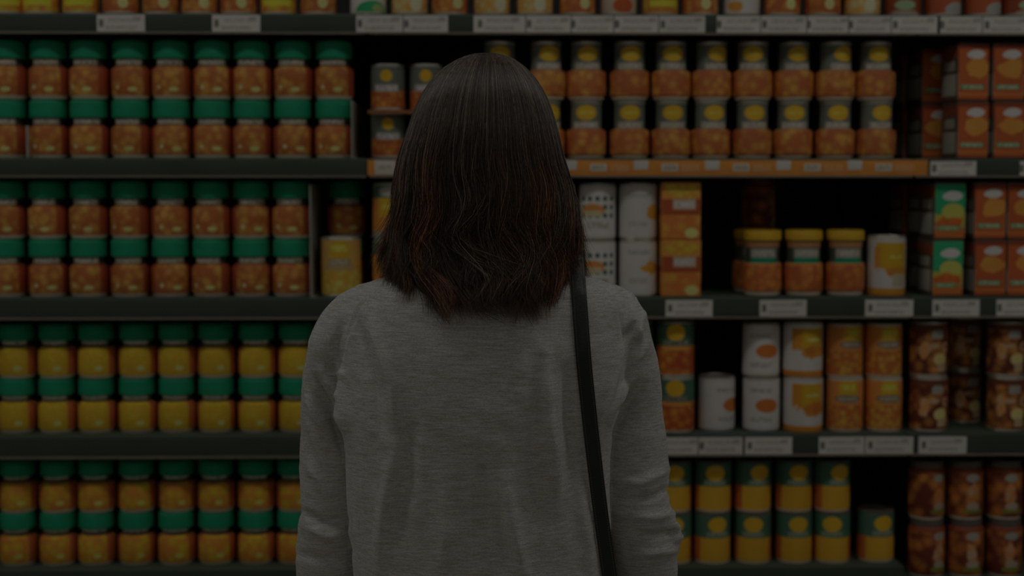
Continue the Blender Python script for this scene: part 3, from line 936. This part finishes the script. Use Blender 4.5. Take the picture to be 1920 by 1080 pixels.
for poly, wd, amp in FOLDS:
    d, t = polydist(ux, uy, poly)
    taper = np.sin(np.clip(t, .04, .96) * math.pi) ** .6
    disp += np.where(back, amp * .0030 * np.exp(-(d / (wd * .85)) ** 2) * taper, 0)
for poly in ([(700, 540), (668, 585), (646, 640), (636, 697), (640, 760), (652, 836)], [(1128, 538), (1158, 575), (1172, 632), (1166, 690), (1150, 760), (1130, 822)]):
    d, t = polydist(ux, uy, poly)
    disp += np.where(back, .0009 * np.exp(-((d - 5) / 3.5) ** 2) - .0012 * np.exp(-(d / 3.0) ** 2), 0)
disp += .0045 * vnoise(co[:, 0] * 26, co[:, 1] * 14, co[:, 2] * 6, 3) * (uy > 560)
disp += .0022 * vnoise(co[:, 0] * 40 + co[:, 2] * 25, co[:, 1] * 30, co[:, 2] * 45, 5)
disp += .0010 * vnoise(co[:, 0] * 110 + co[:, 2] * 40, co[:, 1] * 80, co[:, 2] * 90, 9)
co += no * disp[:, None]
sw_me.vertices.foreach_set('co', co.astype(np.float32).ravel())
sw_me.shade_smooth()
sw_me.update()

# knit: pale and dark slubs running across, fine stitch relief
kt = NT('heather_slub_knit')
tc = kt.n('ShaderNodeTexCoord').outputs['Object']


def knoise(vec, sx, sy, sz, detail=2, rough=.5):
    n = kt.n('ShaderNodeTexNoise')
    n.inputs['Scale'].default_value = 1
    n.inputs['Detail'].default_value = detail
    n.inputs['Roughness'].default_value = rough
    kt.l(kt.vmath('MULTIPLY', vec, (sx, sy, sz)), n.inputs['Vector'])
    return n.outputs['Fac']


slub = knoise(tc, 60, 60, 560, 3, .6)
fine = knoise(tc, 420, 420, 1000, 2, .6)
broad = knoise(tc, 12, 12, 60, 2, .5)
mr = kt.n('ShaderNodeMapRange')
mr.inputs[1].default_value = .36
mr.inputs[2].default_value = .68
kt.l(kt.math('ADD', kt.math('MULTIPLY', slub, .50), kt.math('ADD', kt.math('MULTIPLY', fine, .40), kt.math('MULTIPLY', broad, .10))), mr.inputs[0])
kt.l(kt.mix(mr.outputs[0], T(52, 51, 47), T(78, 77, 73)), kt.b.inputs['Base Color'])
kt.b.inputs['Roughness'].default_value = .95
kt.b.inputs['Specular IOR Level'].default_value = .15
kt.b.inputs['Sheen Weight'].default_value = .25
kt.b.inputs['Sheen Roughness'].default_value = .5
wave = kt.n('ShaderNodeTexWave', wave_type='BANDS', bands_direction='Z')
wave.inputs['Scale'].default_value = 150
wave.inputs['Distortion'].default_value = 2
kt.l(tc, wave.inputs['Vector'])
rw = kt.n('ShaderNodeTexWave', wave_type='BANDS', bands_direction='X')
rw.inputs['Scale'].default_value = 75
rw.inputs['Distortion'].default_value = .6
kt.l(tc, rw.inputs['Vector'])
rc = W(905, 622, 1.56)
rd = kt.vmath('LENGTH', kt.vmath('MULTIPLY', kt.vmath('SUBTRACT', tc, (rc.x, rc.y, rc.z)), (1 / .062, 1 / .2, 1 / .034)))
rmask = kt.n('ShaderNodeMapRange')
rmask.inputs[1].default_value = 1.1
rmask.inputs[2].default_value = .55
kt.l(rd, rmask.inputs[0])
rib = kt.math('MULTIPLY', kt.math('MULTIPLY', rw.outputs['Fac'], rmask.outputs[0]), .35)
hgt = kt.math('ADD', rib, kt.math('ADD', kt.math('MULTIPLY', slub, .8), kt.math('ADD', kt.math('MULTIPLY', fine, .7), kt.math('MULTIPLY', wave.outputs['Fac'], .12))))
bp = kt.n('ShaderNodeBump')
bp.inputs['Strength'].default_value = .4
bp.inputs['Distance'].default_value = .0012
kt.l(hgt, bp.inputs['Height'])
kt.l(bp.outputs[0], kt.b.inputs['Normal'])

# body: one continuous skinned figure inside the clothes
HC = W(912, 290, 1.675)           # centre of the head
neck = W(912, 480, 1.665)
chest = W(908, 700, YW)
waist = W(905, 1010, YW)
hip = Vector((waist.x, YW, .90))
J, E, R = [], [], []


def jv(p, r, par=None):
    J.append(tuple(p))
    R.append(r)
    if par is not None:
        E.append((par, len(J) - 1))
    return len(J) - 1


pel = jv(hip, (.125, .095))
ws = jv(waist, (.10, .08), pel)
ch = jv(chest, (.105, .082), ws)
ub = jv(W(910, 590, YW), (.085, .06), ch)
nk = jv(neck, (.052, .052), ub)
jaw = jv(HC + Vector((0, .012, -.055)), (.060, .066), nk)
hd = jv(HC + Vector((0, .0, .015)), (.074, .088), jaw)
jv(HC + Vector((0, -.004, .060)), (.060, .072), hd)
for s, sl in ((-1, SLL), (1, SLR)):
    p = jv(W(sl[1][0], 610, YW), (.030, .030), ub)
    for i in (3, 5, 7, 9, 11):
        r = sl[i]
        p = jv(W(r[0], r[1], YW) + Vector((0, r[3] + .016, 0)), (.024 - .0010 * i / 2, .024 - .0010 * i / 2), p)
    wr = Vector(J[p])
    palm = jv(wr + Vector((s * .002, .035, -.075)), (.013, .034), p)
    for q in range(4):
        b0 = wr + Vector((s * .004, .012 + .016 * q, -.115))
        k1 = jv(wr + Vector((s * .004, .011 + .0165 * q, -.10)), (.0095, .0095), palm)
        ln = (.062, .074, .080, .070)[q]
        k2 = jv(b0 + Vector((0, .002, -ln * .45)), (.0088, .0088), k1)
        jv(b0 + Vector((-s * .016, .004, -ln * .95)), (.0078, .0078), k2)
    t1 = jv(wr + Vector((-s * .006, .066, -.055)), (.011, .011), palm)
    jv(wr + Vector((-s * .018, .088, -.095)), (.0095, .0095), t1)
for s in (-1, 1):
    a = jv(hip + Vector((s * .085, .0, -.07)), (.085, .085), pel)
    b = jv(Vector((hip.x + s * .09, YW + .005, .48)), (.055, .058), a)
    c = jv(Vector((hip.x + s * .092, YW - .01, .28)), (.048, .052), b)
    d = jv(Vector((hip.x + s * .094, YW - .012, .085)), (.034, .036), c)
    f1 = jv(Vector((hip.x + s * .098, YW + .05, .045)), (.036, .030), d)
    jv(Vector((hip.x + s * .104, YW + .13, .034)), (.034, .022), f1)
bme = bpy.data.meshes.new('person')
bme.from_pydata(J, E, [])
bo = bpy.data.objects.new('body_raw', bme)
COL.objects.link(bo)
sk = bo.modifiers.new('skin', 'SKIN')
sk.use_smooth_shade = True
for i, sv in enumerate(bme.skin_vertices[0].data):
    sv.radius = R[i]
    sv.use_root = (i == pel)
sb = bo.modifiers.new('sub', 'SUBSURF')
sb.levels = sb.render_levels = 2
dg = bpy.context.evaluated_depsgraph_get()
pm = bpy.data.meshes.new_from_object(bo.evaluated_get(dg))
bpy.data.objects.remove(bo)
# face: brow, sockets, nose, lips, ears pushed out of the head
pc = np.empty(len(pm.vertices) * 3, np.float32)
pm.vertices.foreach_get('co', pc)
pc = pc.reshape(-1, 3).astype(float)
rel = pc - np.array(HC)
g = lambda cx, cz, sx, sz: np.exp(-((rel[:, 0] - cx) / sx) ** 2 - ((rel[:, 2] - cz) / sz) ** 2)
front = (rel[:, 1] > .02) & (rel[:, 2] > -.13)
push = .022 * g(0, -.022, .010, .012) + .010 * g(0, -.004, .008, .02) + .006 * g(0, -.055, .022, .006) - .008 * g(.031, 0, .014, .010) - .008 * g(-.031, 0, .014, .010) + .006 * g(0, -.095, .018, .014)
pc[:, 1] += np.where(front, push, 0)
for s in (-1, 1):
    e = np.exp(-((rel[:, 1] + .005) / .012) ** 2 - ((rel[:, 2] + .01) / .026) ** 2) * (rel[:, 0] * s > .03)
    pc[:, 0] += s * .014 * e
pm.vertices.foreach_set('co', pc.astype(np.float32).ravel())
pm.name = 'person'
pm.shade_smooth()
skin_m = plain('skin', T(66, 46, 36), .5, scale=40, wear=.05)
skin_m.node_tree.nodes['Principled BSDF'].inputs['Subsurface Weight'].default_value = .1
pm.materials.clear()
pm.materials.append(skin_m)
person = bpy.data.objects.new('person', pm)
COL.objects.link(person)
tag(person, 'person seen from behind with shoulder-length dark hair and grey knit sweater', 'person')


def wear_on(name, me, mat):
    me.materials.clear()
    me.materials.append(mat)
    o = bpy.data.objects.new(name, me)
    COL.objects.link(o)
    o.parent = person
    return o


sweater = wear_on('sweater', sw_me, kt.m)
sweater['label'] = 'heather grey slub-knit sweater with dropped shoulders'
# trousers and shoes (below the frame)
def leg_sections(s):
    return [(Vector((hip.x + s * .07, YW, .93)), .098), (Vector((hip.x + s * .085, YW, .80)), .095), (Vector((hip.x + s * .09, YW + .005, .48)), .070), (Vector((hip.x + s * .092, YW - .01, .28)), .064), (Vector((hip.x + s * .094, YW - .012, .10)), .052)]


tr_me = remesh('trousers', [tube(leg_sections(-1), 24), tube(leg_sections(1), 24), loft([(hip.x, YW, .80, .165, .105, .10), (hip.x, YW, .88, .172, .112, .10), (hip.x, YW, .98, .150, .095, .092)])], .009, 3)
tr_me.shade_smooth()
wear_on('trousers', tr_me, plain('navy_denim', T(22, 25, 32), .85, scale=300))
for s in (-1, 1):
    fx = hip.x + s * .1
    sm = remesh('shoe', [loft([(fx, YW + .035, .006, .044, .10, .125), (fx, YW + .035, .03, .047, .102, .128), (fx, YW + .02, .06, .046, .085, .09), (fx, YW - .005, .10, .042, .058, .05)], 24)], .006, 3)
    mz = min(v.co.z for v in sm.vertices)
    for v in sm.vertices:
        v.co.z -= mz
    sm.shade_smooth()
    wear_on('shoe', sm, plain('shoe_canvas', T(60, 58, 54), .8, scale=120))
# neckband
nb = []
for k in range(48):
    a = 2 * math.pi * k / 48
    nb.append((math.sin(a) * .068, -math.cos(a) * .062, .0035 * math.cos(6.283 * k)))
verts, faces = [], []
cN = W(912, 505, YW)
for k in range(96):
    a = 2 * math.pi * k / 96
    rib = .0009 * math.cos(48 * a)
    for q in range(10):
        b = 2 * math.pi * q / 10
        rr = .0055 + rib
        zz = .010 * math.sin(b)
        ro = .066 + rr * math.cos(b) - zz * .5
        verts.append((cN.x + math.sin(a) * ro * 1.08, cN.y - math.cos(a) * ro * .98, cN.z + zz - .012 * math.cos(a) * 0 + .004))
for k in range(96):
    k2 = (k + 1) % 96
    for q in range(10):
        q2 = (q + 1) % 10
        faces.append((k * 10 + q, k2 * 10 + q, k2 * 10 + q2, k * 10 + q2))
nbo = new_mesh('neckband', verts, faces, kt.m, sweater, angle=80)

# ------------------------------------------------------------------ hair
YH = 1.672
SIL = np.array([  # py, left px, right px, back depth, front depth
    (100, 906, 916, .004, .004), (103, 884, 940, .026, .03), (109, 866, 958, .040, .045), (122, 842, 978, .058, .062), (150, 810, 1006, .078, .08), (200, 780, 1032, .098, .096), (250, 762, 1047, .107, .1), (300, 745, 1059, .110, .1),
    (350, 737, 1074, .112, .098), (400, 734, 1082, .113, .094), (440, 729, 1086, .115, .09), (480, 726, 1088, .119, .085), (510, 730, 1086, .124, .08), (540, 742, 1078, .129, .075), (570, 752, 1068, .133, .07), (600, 760, 1058, .136, .07), (640, 765, 1050, .14, .07)])
silz = np.array([W(912, r[0], YH).z for r in SIL])
silL = np.array([W(r[1], r[0], YH).x for r in SIL])
silR = np.array([W(r[2], r[0], YH).x for r in SIL])
# dense table along the profile
dz = np.concatenate([np.linspace(100, 125, 40), np.linspace(126, 640, 260)])
tz = np.interp(dz, SIL[:, 0], silz)


def smooth_interp(vals):
    """monotone cubic through the measured profile"""
    x, y = SIL[:, 0], np.asarray(vals, float)
    h = np.diff(x)
    d = np.diff(y) / h
    m = np.zeros(len(x))
    m[0], m[-1] = d[0], d[-1]
    for i in range(1, len(x) - 1):
        if d[i - 1] * d[i] > 0:
            w1, w2 = 2 * h[i] + h[i - 1], h[i] + 2 * h[i - 1]
            m[i] = (w1 + w2) / (w1 / d[i - 1] + w2 / d[i])
    k = np.clip(np.searchsorted(x, dz, 'right') - 1, 0, len(x) - 2)
    t = (dz - x[k]) / h[k]
    out = y[k] * (1 + 2 * t) * (1 - t) ** 2 + m[k] * h[k] * t * (1 - t) ** 2 + y[k + 1] * t * t * (3 - 2 * t) + m[k + 1] * h[k] * t * t * (t - 1)
    ker = np.hanning(17)
    ker /= ker.sum()
    sm = np.convolve(np.pad(out, 8, mode='edge'), ker, 'valid')
    wgt = np.clip((dz - 112) / 20, 0, 1)
    return out * (1 - wgt) + sm * wgt


tL, tR, tB, tF = (smooth_interp(v) for v in (silL, silR, SIL[:, 3], SIL[:, 4]))
XT = W(911, 100, YH).x
tL = np.minimum(tL, XT - .001)
tR = np.maximum(tR, XT + .001)


def hair_pt(theta, py, depth):
    """theta 0 = towards the back, + = right. arrays ok"""
    s, c = np.sin(theta), np.cos(theta)
    L, Rr, B, Fr = (np.interp(py, dz, a) for a in (tL, tR, tB, tF))
    z = np.interp(py, dz, tz)
    mid = XT + (np.interp(py, dz, (tL + tR) / 2) - XT) * np.clip((py - 100) / 60, 0, 1)
    hx = np.where(s > 0, Rr - mid, mid - L)
    hy = np.where(c > 0, B, Fr)
    ex = .86
    sx = np.sign(s) * np.abs(s) ** ex
    cy = np.sign(c) * np.abs(c) ** ex
    k = 1 - depth
    return np.stack([mid + hx * sx * k, YH - hy * cy * k, z - depth * .02], -1)


def bottom(theta):
    """py at which the hair ends, by angle"""
    x = np.abs(theta)
    return 556 + 15 * np.clip(x / .75, 0, 1) ** 2 - 75 * np.clip(x - .85, 0, .75) - 20 * np.clip(x - 1.6, 0, 1) + 4 * np.sin(theta * 7) + 4 * np.sin(theta * 17 + 1)


NLOCK = 130
lock_th = np.sort(rng.uniform(-2.25, 2.25, NLOCK))
lock_th = np.where(rng.random(NLOCK) < .75, lock_th * .70, lock_th)
lock_ph = rng.uniform(0, 2.4, NLOCK) + 1.3 * np.sin(lock_th * 3)
lock_amp = rng.uniform(.4, 1.5, NLOCK)
lock_dep = rng.random(NLOCK) ** 1.3 * .17
lock_len = rng.normal(0, 8, NLOCK)
lock_wl = rng.uniform(120, 190, NLOCK)
lock_flip = rng.normal(.9, .6, NLOCK)
lock_red = rng.random(NLOCK) ** 1.5


def make_strands(n, seg, r0, r1):
    lk = rng.integers(0, NLOCK, n)
    th_root = lock_th[lk] + rng.normal(0, .10, n)
    dep0 = rng.random(n) ** 2 * .045
    spread = rng.normal(0, .044, n)
    sdep = rng.normal(0, .014, n)
    fly = rng.random(n) < .05
    end = bottom(lock_th[lk]) + lock_len[lk] + rng.normal(0, 10, n) - 90 * (rng.random(n) ** 4)
    start = 101 + 60 * rng.random(n) ** 2.2
    t = np.linspace(0, 1, seg)[None, :]
    py = start[:, None] + (end - start)[:, None] * (t ** 1.2)
    clump = np.clip((py - 230) / 280, 0, 1) ** 1.2
    thl = lock_th[lk][:, None]
    th = th_root[:, None] * (1 - clump) + (thl + spread[:, None]) * clump
    low = np.clip((py - 330) / 200, 0, 1)
    wav = np.clip((py - 300) / 170, 0, 1) ** 1.3
    ph = lock_ph[lk][:, None] + 6.283 * (py - 330) / lock_wl[lk][:, None]
    amp = lock_amp[lk][:, None]
    th = th + amp * .105 * wav * np.sin(ph) * (1 + .25 * rng.normal(0, 1, (n, 1)))
    th = th + rng.normal(0, .006, (n, 1)) * np.sin(py / 31 + rng.uniform(0, 6, (n, 1))) * np.clip((py - 130) / 100, 0, 1)
    tipz = np.clip((py - (end[:, None] - 115)) / 115, 0, 1) ** 2.2
    backw = np.clip(np.cos(thl), 0, 1)
    th = th + tipz * lock_flip[lk][:, None] * .30 * backw * np.where(thl < -.45, .45, 1.0)
    dep = dep0[:, None] + (lock_dep[lk][:, None] + sdep[:, None]) * clump + .022 * amp * low * np.cos(ph) + tipz * .03 * rng.normal(0.3, 1, (n, 1))
    dep = dep - fly[:, None] * low * rng.uniform(.0, .09, (n, 1))
    dep = np.clip(dep, -.10, .35)
    pts = hair_pt(th, py, dep)
    # the ends at the left edge flick outwards
    flick = tipz * np.clip(-np.sin(th) - .5, 0, 1)
    pts[..., 0] -= flick * .050 * rng.uniform(.1, 1, (n, 1))
    pts[..., 2] += flick * .010
    pts[..., 0] += tipz * np.clip(np.sin(th) - .7, 0, 1) * .06 * rng.uniform(0, 1, (n, 1))
    rad = (r0 + (r1 - r0) * rng.random(n))[:, None] * (1 - .75 * np.clip((t - .75) / .25, 0, 1)) * (.6 + .4 * np.clip(t / .08, 0, 1))
    side = .35 + .75 * np.clip(np.abs(np.sin(thl)) * 1.15, 0, 1)
    warm = np.clip((py - 230) / 150, 0, 1)
    red = np.clip(warm * lock_red[lk][:, None] * side * 1.05 + rng.normal(0, .07, (n, 1)), 0, 1)
    lite = np.repeat(rng.random((n, 1)), seg, 1)
    return pts, rad, red, lite


def strands_mesh(pts, rad, red, lite):
    n, seg, _ = pts.shape
    tg = np.gradient(pts, axis=1)
    tg /= np.linalg.norm(tg, axis=2, keepdims=True) + 1e-9
    ref = pts - np.array([XT, YH, HC.z])[None, None]
    u = ref - tg * np.sum(ref * tg, 2, keepdims=True)
    u /= np.linalg.norm(u, axis=2, keepdims=True) + 1e-9
    w = np.cross(tg, u)
    K = 3
    ring = []
    for k in range(K):
        a = 2 * math.pi * k / K
        ring.append(pts + (u * math.cos(a) + w * math.sin(a)) * rad[..., None])
    V = np.stack(ring, 2)                      # n, seg, K, 3
    idx = np.arange(n * seg * K).reshape(n, seg, K)
    f = []
    for k in range(K):
        k2 = (k + 1) % K
        f.append(np.stack([idx[:, :-1, k], idx[:, :-1, k2], idx[:, 1:, k2], idx[:, 1:, k]], -1).reshape(-1, 4))
    f = np.concatenate(f)
    return V.reshape(-1, 3), f, np.repeat(red[..., None], K, 2).reshape(-1), np.repeat(lite[..., None], K, 2).reshape(-1)


NST = 13000
A_ = make_strands(NST, 26, .00016, .00042)
V1, F1, C1, D1 = strands_mesh(*A_)
# solid mass of hair beneath the loose strands, grooved into locks
th_g = np.linspace(-2.35, 2.35, 190)
gv, gc = [], []
rows = np.concatenate([np.linspace(100.5, 124, 14), np.linspace(130, 566, 70)])
grid = np.zeros((len(rows), len(th_g), 3))
for i, py in enumerate(rows):
    lo = np.clip((py - 330) / 230, 0, 1)
    endy = bottom(th_g) - 22
    pyy = np.minimum(py, endy - (566 - py) * .02)
    groove = .012 + .035 * lo * (.5 + .5 * np.sin(th_g * 23 + 2.2 * np.sin(py / 60) + 1.5 * np.sin(th_g * 5))) + .020 * lo * (.5 + .5 * np.sin(th_g * 41 + py / 45))
    taper = .16 * np.clip((py - 500) / 66, 0, 1) ** 2
    grid[i] = hair_pt(th_g, pyy, groove + taper + .012)
inner = grid.copy()
ax = np.array([XT, YH])
inner[..., :2] = ax + (inner[..., :2] - ax) * .78
inner[..., 2] -= .012
inner[-1] = grid[-1] * .5 + inner[-1] * .5
nr, nc = len(rows), len(th_g)
V2 = np.concatenate([grid.reshape(-1, 3), inner.reshape(-1, 3)])
i0 = np.arange(nr * nc).reshape(nr, nc)
q = lambda a: np.stack([a[:-1, :-1], a[1:, :-1], a[1:, 1:], a[:-1, 1:]], -1).reshape(-1, 4)
F2 = [q(i0), q(i0 + nr * nc)[:, ::-1]]
o2 = nr * nc
F2.append(np.stack([i0[-1, :-1], i0[-1, :-1] + o2, i0[-1, 1:] + o2, i0[-1, 1:]], -1))
for c_ in (0, nc - 1):
    F2.append(np.stack([i0[:-1, c_], i0[:-1, c_] + o2, i0[1:, c_] + o2, i0[1:, c_]], -1))
F2 = np.concatenate(F2)
C2 = np.concatenate([np.repeat(np.clip((rows - 330) / 260, 0, 1)[:, None] * .15, nc, 1).reshape(-1)] * 2)
Vh = np.concatenate([V2, V1])
Fh = np.concatenate([F2, F1 + len(V2)])
Ch = np.concatenate([C2, C1])
hm = bpy.data.meshes.new('hair')
hm.vertices.add(len(Vh))
hm.vertices.foreach_set('co', Vh.astype(np.float32).ravel())
hm.loops.add(len(Fh) * 4)
hm.loops.foreach_set('vertex_index', Fh.astype(np.int32).ravel())
hm.polygons.add(len(Fh))
hm.polygons.foreach_set('loop_start', np.arange(0, len(Fh) * 4, 4, dtype=np.int32))
hm.update(calc_edges=True)
hm.validate()
at = hm.attributes.new('auburn', 'FLOAT', 'POINT')
at.data.foreach_set('value', Ch.astype(np.float32))
at = hm.attributes.new('tone', 'FLOAT', 'POINT')
at.data.foreach_set('value', np.concatenate([C2 * 0, D1]).astype(np.float32))
hm.shade_smooth()
ht = NT('dark_brown_hair')
aa = ht.n('ShaderNodeAttribute', attribute_name='auburn')
tn = ht.n('ShaderNodeAttribute', attribute_name='tone')
tr = ht.n('ShaderNodeValToRGB')
tr.color_ramp.elements[0].color = T(10, 9, 8)
tr.color_ramp.elements[1].color = T(47, 43, 37)
e2 = tr.color_ramp.elements.new(.72)
e2.color = T(23, 20, 17)
ht.l(tn.outputs['Fac'], tr.inputs[0])
t2 = ht.n('ShaderNodeValToRGB')
t2.color_ramp.elements[0].color = T(18, 11, 8)
t2.color_ramp.elements[1].color = T(70, 43, 29)
e2 = t2.color_ramp.elements.new(.6)
e2.color = T(38, 23, 16)
ht.l(tn.outputs['Fac'], t2.inputs[0])
ht.l(ht.mix(aa.outputs['Fac'], tr.outputs[0], t2.outputs[0]), ht.b.inputs['Base Color'])
ht.b.inputs['Roughness'].default_value = .36
ht.b.inputs['Specular IOR Level'].default_value = .28
hair = wear_on('hair', hm, ht.m)
hair['label'] = 'dark brown shoulder-length hair with auburn wavy ends'

# ------------------------------------------------------------------ shoulder bag
bag = empty('shoulder_bag', (W(1175, 1500, 1.62).x + .06, 1.475, .68))
tag(bag, 'black leather shoulder bag, its narrow strap over the right shoulder', 'bag')
leather = plain('black_leather', T(9, 11, 9), .38, scale=400, bump=.25, wear=.12, spec=.4)
lstitch = plain('dark_thread', T(34, 34, 31), .8)
dgr = bpy.context.evaluated_depsgraph_get()
bvh = BVHTree.FromPolygons([v.co.copy() for v in sw_me.vertices], [tuple(p.vertices) for p in sw_me.polygons])
SP = dense([(1080, 486), (1084, 530), (1089, 600), (1095, 680), (1104, 770), (1114, 860), (1126, 960), (1140, 1060), (1152, 1140), (1166, 1240)], 60)
pth = []
for (sx, sy) in SP:
    d = (RM @ Vector(((sx - 960) / F, (540 - sy) / F, -1))).normalized()
    best = None
    for off in (-13, 0, 13):
        dd = (RM @ Vector(((sx + off - 960) / F, (540 - sy) / F, -1))).normalized()
        hit = bvh.ray_cast(CAM, dd)
        if hit[0] is not None and (best is None or hit[0].y < best):
            best = hit[0].y
    pth.append([sx, sy, best if best else np.nan])
pth = np.array(pth)
ok = ~np.isnan(pth[:, 2])
pth[:, 2] = np.interp(np.arange(len(pth)), np.arange(len(pth))[ok], pth[ok, 2])
ys = pth[:, 2].copy()
for _ in range(6):
    ys = np.minimum(ys, np.convolve(np.pad(ys, 2, mode='edge'), np.ones(5) / 5, 'valid'))
line = [P(a, b, y - .0028) for (a, b, _), y in zip(pth, ys)]
# over the shoulder and down the chest to the bag
top = line[0]
fr = bag.location
rest = [Vector((top.x, top.y + .03, top.z + .014)), Vector((top.x, top.y + .065, top.z + .010)), Vector((top.x + .004, top.y + .105, top.z - .015)), Vector((top.x + .008, top.y + .150, top.z - .07)), Vector((top.x + .012, top.y + .172, top.z - .16)), Vector((top.x + .03, top.y + .185, top.z - .30)), Vector((top.x + .05, YW + .06, .94)), Vector((fr.x + .04, fr.y + .03, .84)), Vector((fr.x + .06, fr.y + .01, .795))]
tail = [Vector((fr.x - .03, fr.y, .86)), Vector((fr.x - .05, fr.y, .795))]
full = [Vector(v) for v in dense([tuple(v) for v in rest[::-1]], 40)][:-1] + line + [Vector(v) for v in dense([tuple(line[-1])] + [tuple(v) for v in tail], 14)][1:]


def ribbon(name, pts, wid, thick, mat, parent, side=0.0, lift=0.0, dash=0):
    verts, faces = [], []
    cen = Vector((W(908, 700, YW).x, YW, 0))
    n = len(pts)
    secs_ = []
    for i, p in enumerate(pts):
        d = (pts[min(i + 1, n - 1)] - pts[max(i - 1, 0)]).normalized()
        x = Vector((1, 0, 0))
        x = (x - d * x.dot(d)).normalized()
        nr_ = d.cross(x).normalized()
        out = Vector((0, p.y - YW, 0)) if abs(p.y - YW) > .03 else Vector((0, 0, 1))
        if p.z < 1.3 or abs(p.y - YW) > .05:
            if nr_.dot(out) < 0:
                nr_ = -nr_
        elif nr_.z < 0:
            nr_ = -nr_
        secs_.append((p + x * side + nr_ * lift, x, nr_))
    prof = [(-.5, -.5), (-.5, .25), (-.42, .5), (.42, .5), (.5, .25), (.5, -.5)]
    m = len(prof)
    for (p, x, nn) in secs_:
        for a, b in prof:
            verts.append(tuple(p + x * (a * wid) + nn * (b * thick) - parent.location))
    for i in range(n - 1):
        if dash and (i % 2):
            continue
        for k in range(m):
            k2 = (k + 1) % m
            faces.append((i * m + k, i * m + k2, (i + 1) * m + k2, (i + 1) * m + k))
        if dash:
            faces.append(tuple(range(i * m, i * m + m))[::-1])
            faces.append(tuple(range((i + 1) * m, (i + 1) * m + m)))
    if not dash:
        faces.append(tuple(range(m))[::-1])
        faces.append(tuple(range((n - 1) * m, n * m)))
    return new_mesh(name, verts, faces, mat, parent, angle=40)


WS = .0172
strap = ribbon('strap', full, WS, .0030, leather, bag)
fine_line = [Vector(v) for v in dense([tuple(v) for v in line], 420)]
for s in (-1, 1):
    stt = ribbon('stitching', fine_line, .0007, .0007, lstitch, bag, side=s * WS * .36, lift=.0016, dash=1)
    stt.parent = strap
box('bag_body', -.14, .14, -.045, .045, -.12, .12, leather, bag, .02)
box('flap', -.135, .135, -.052, -.041, -.04, .122, leather, bag, .004)
box('clasp', -.018, .018, -.058, -.050, -.055, -.03, M['lip'], bag, .002)
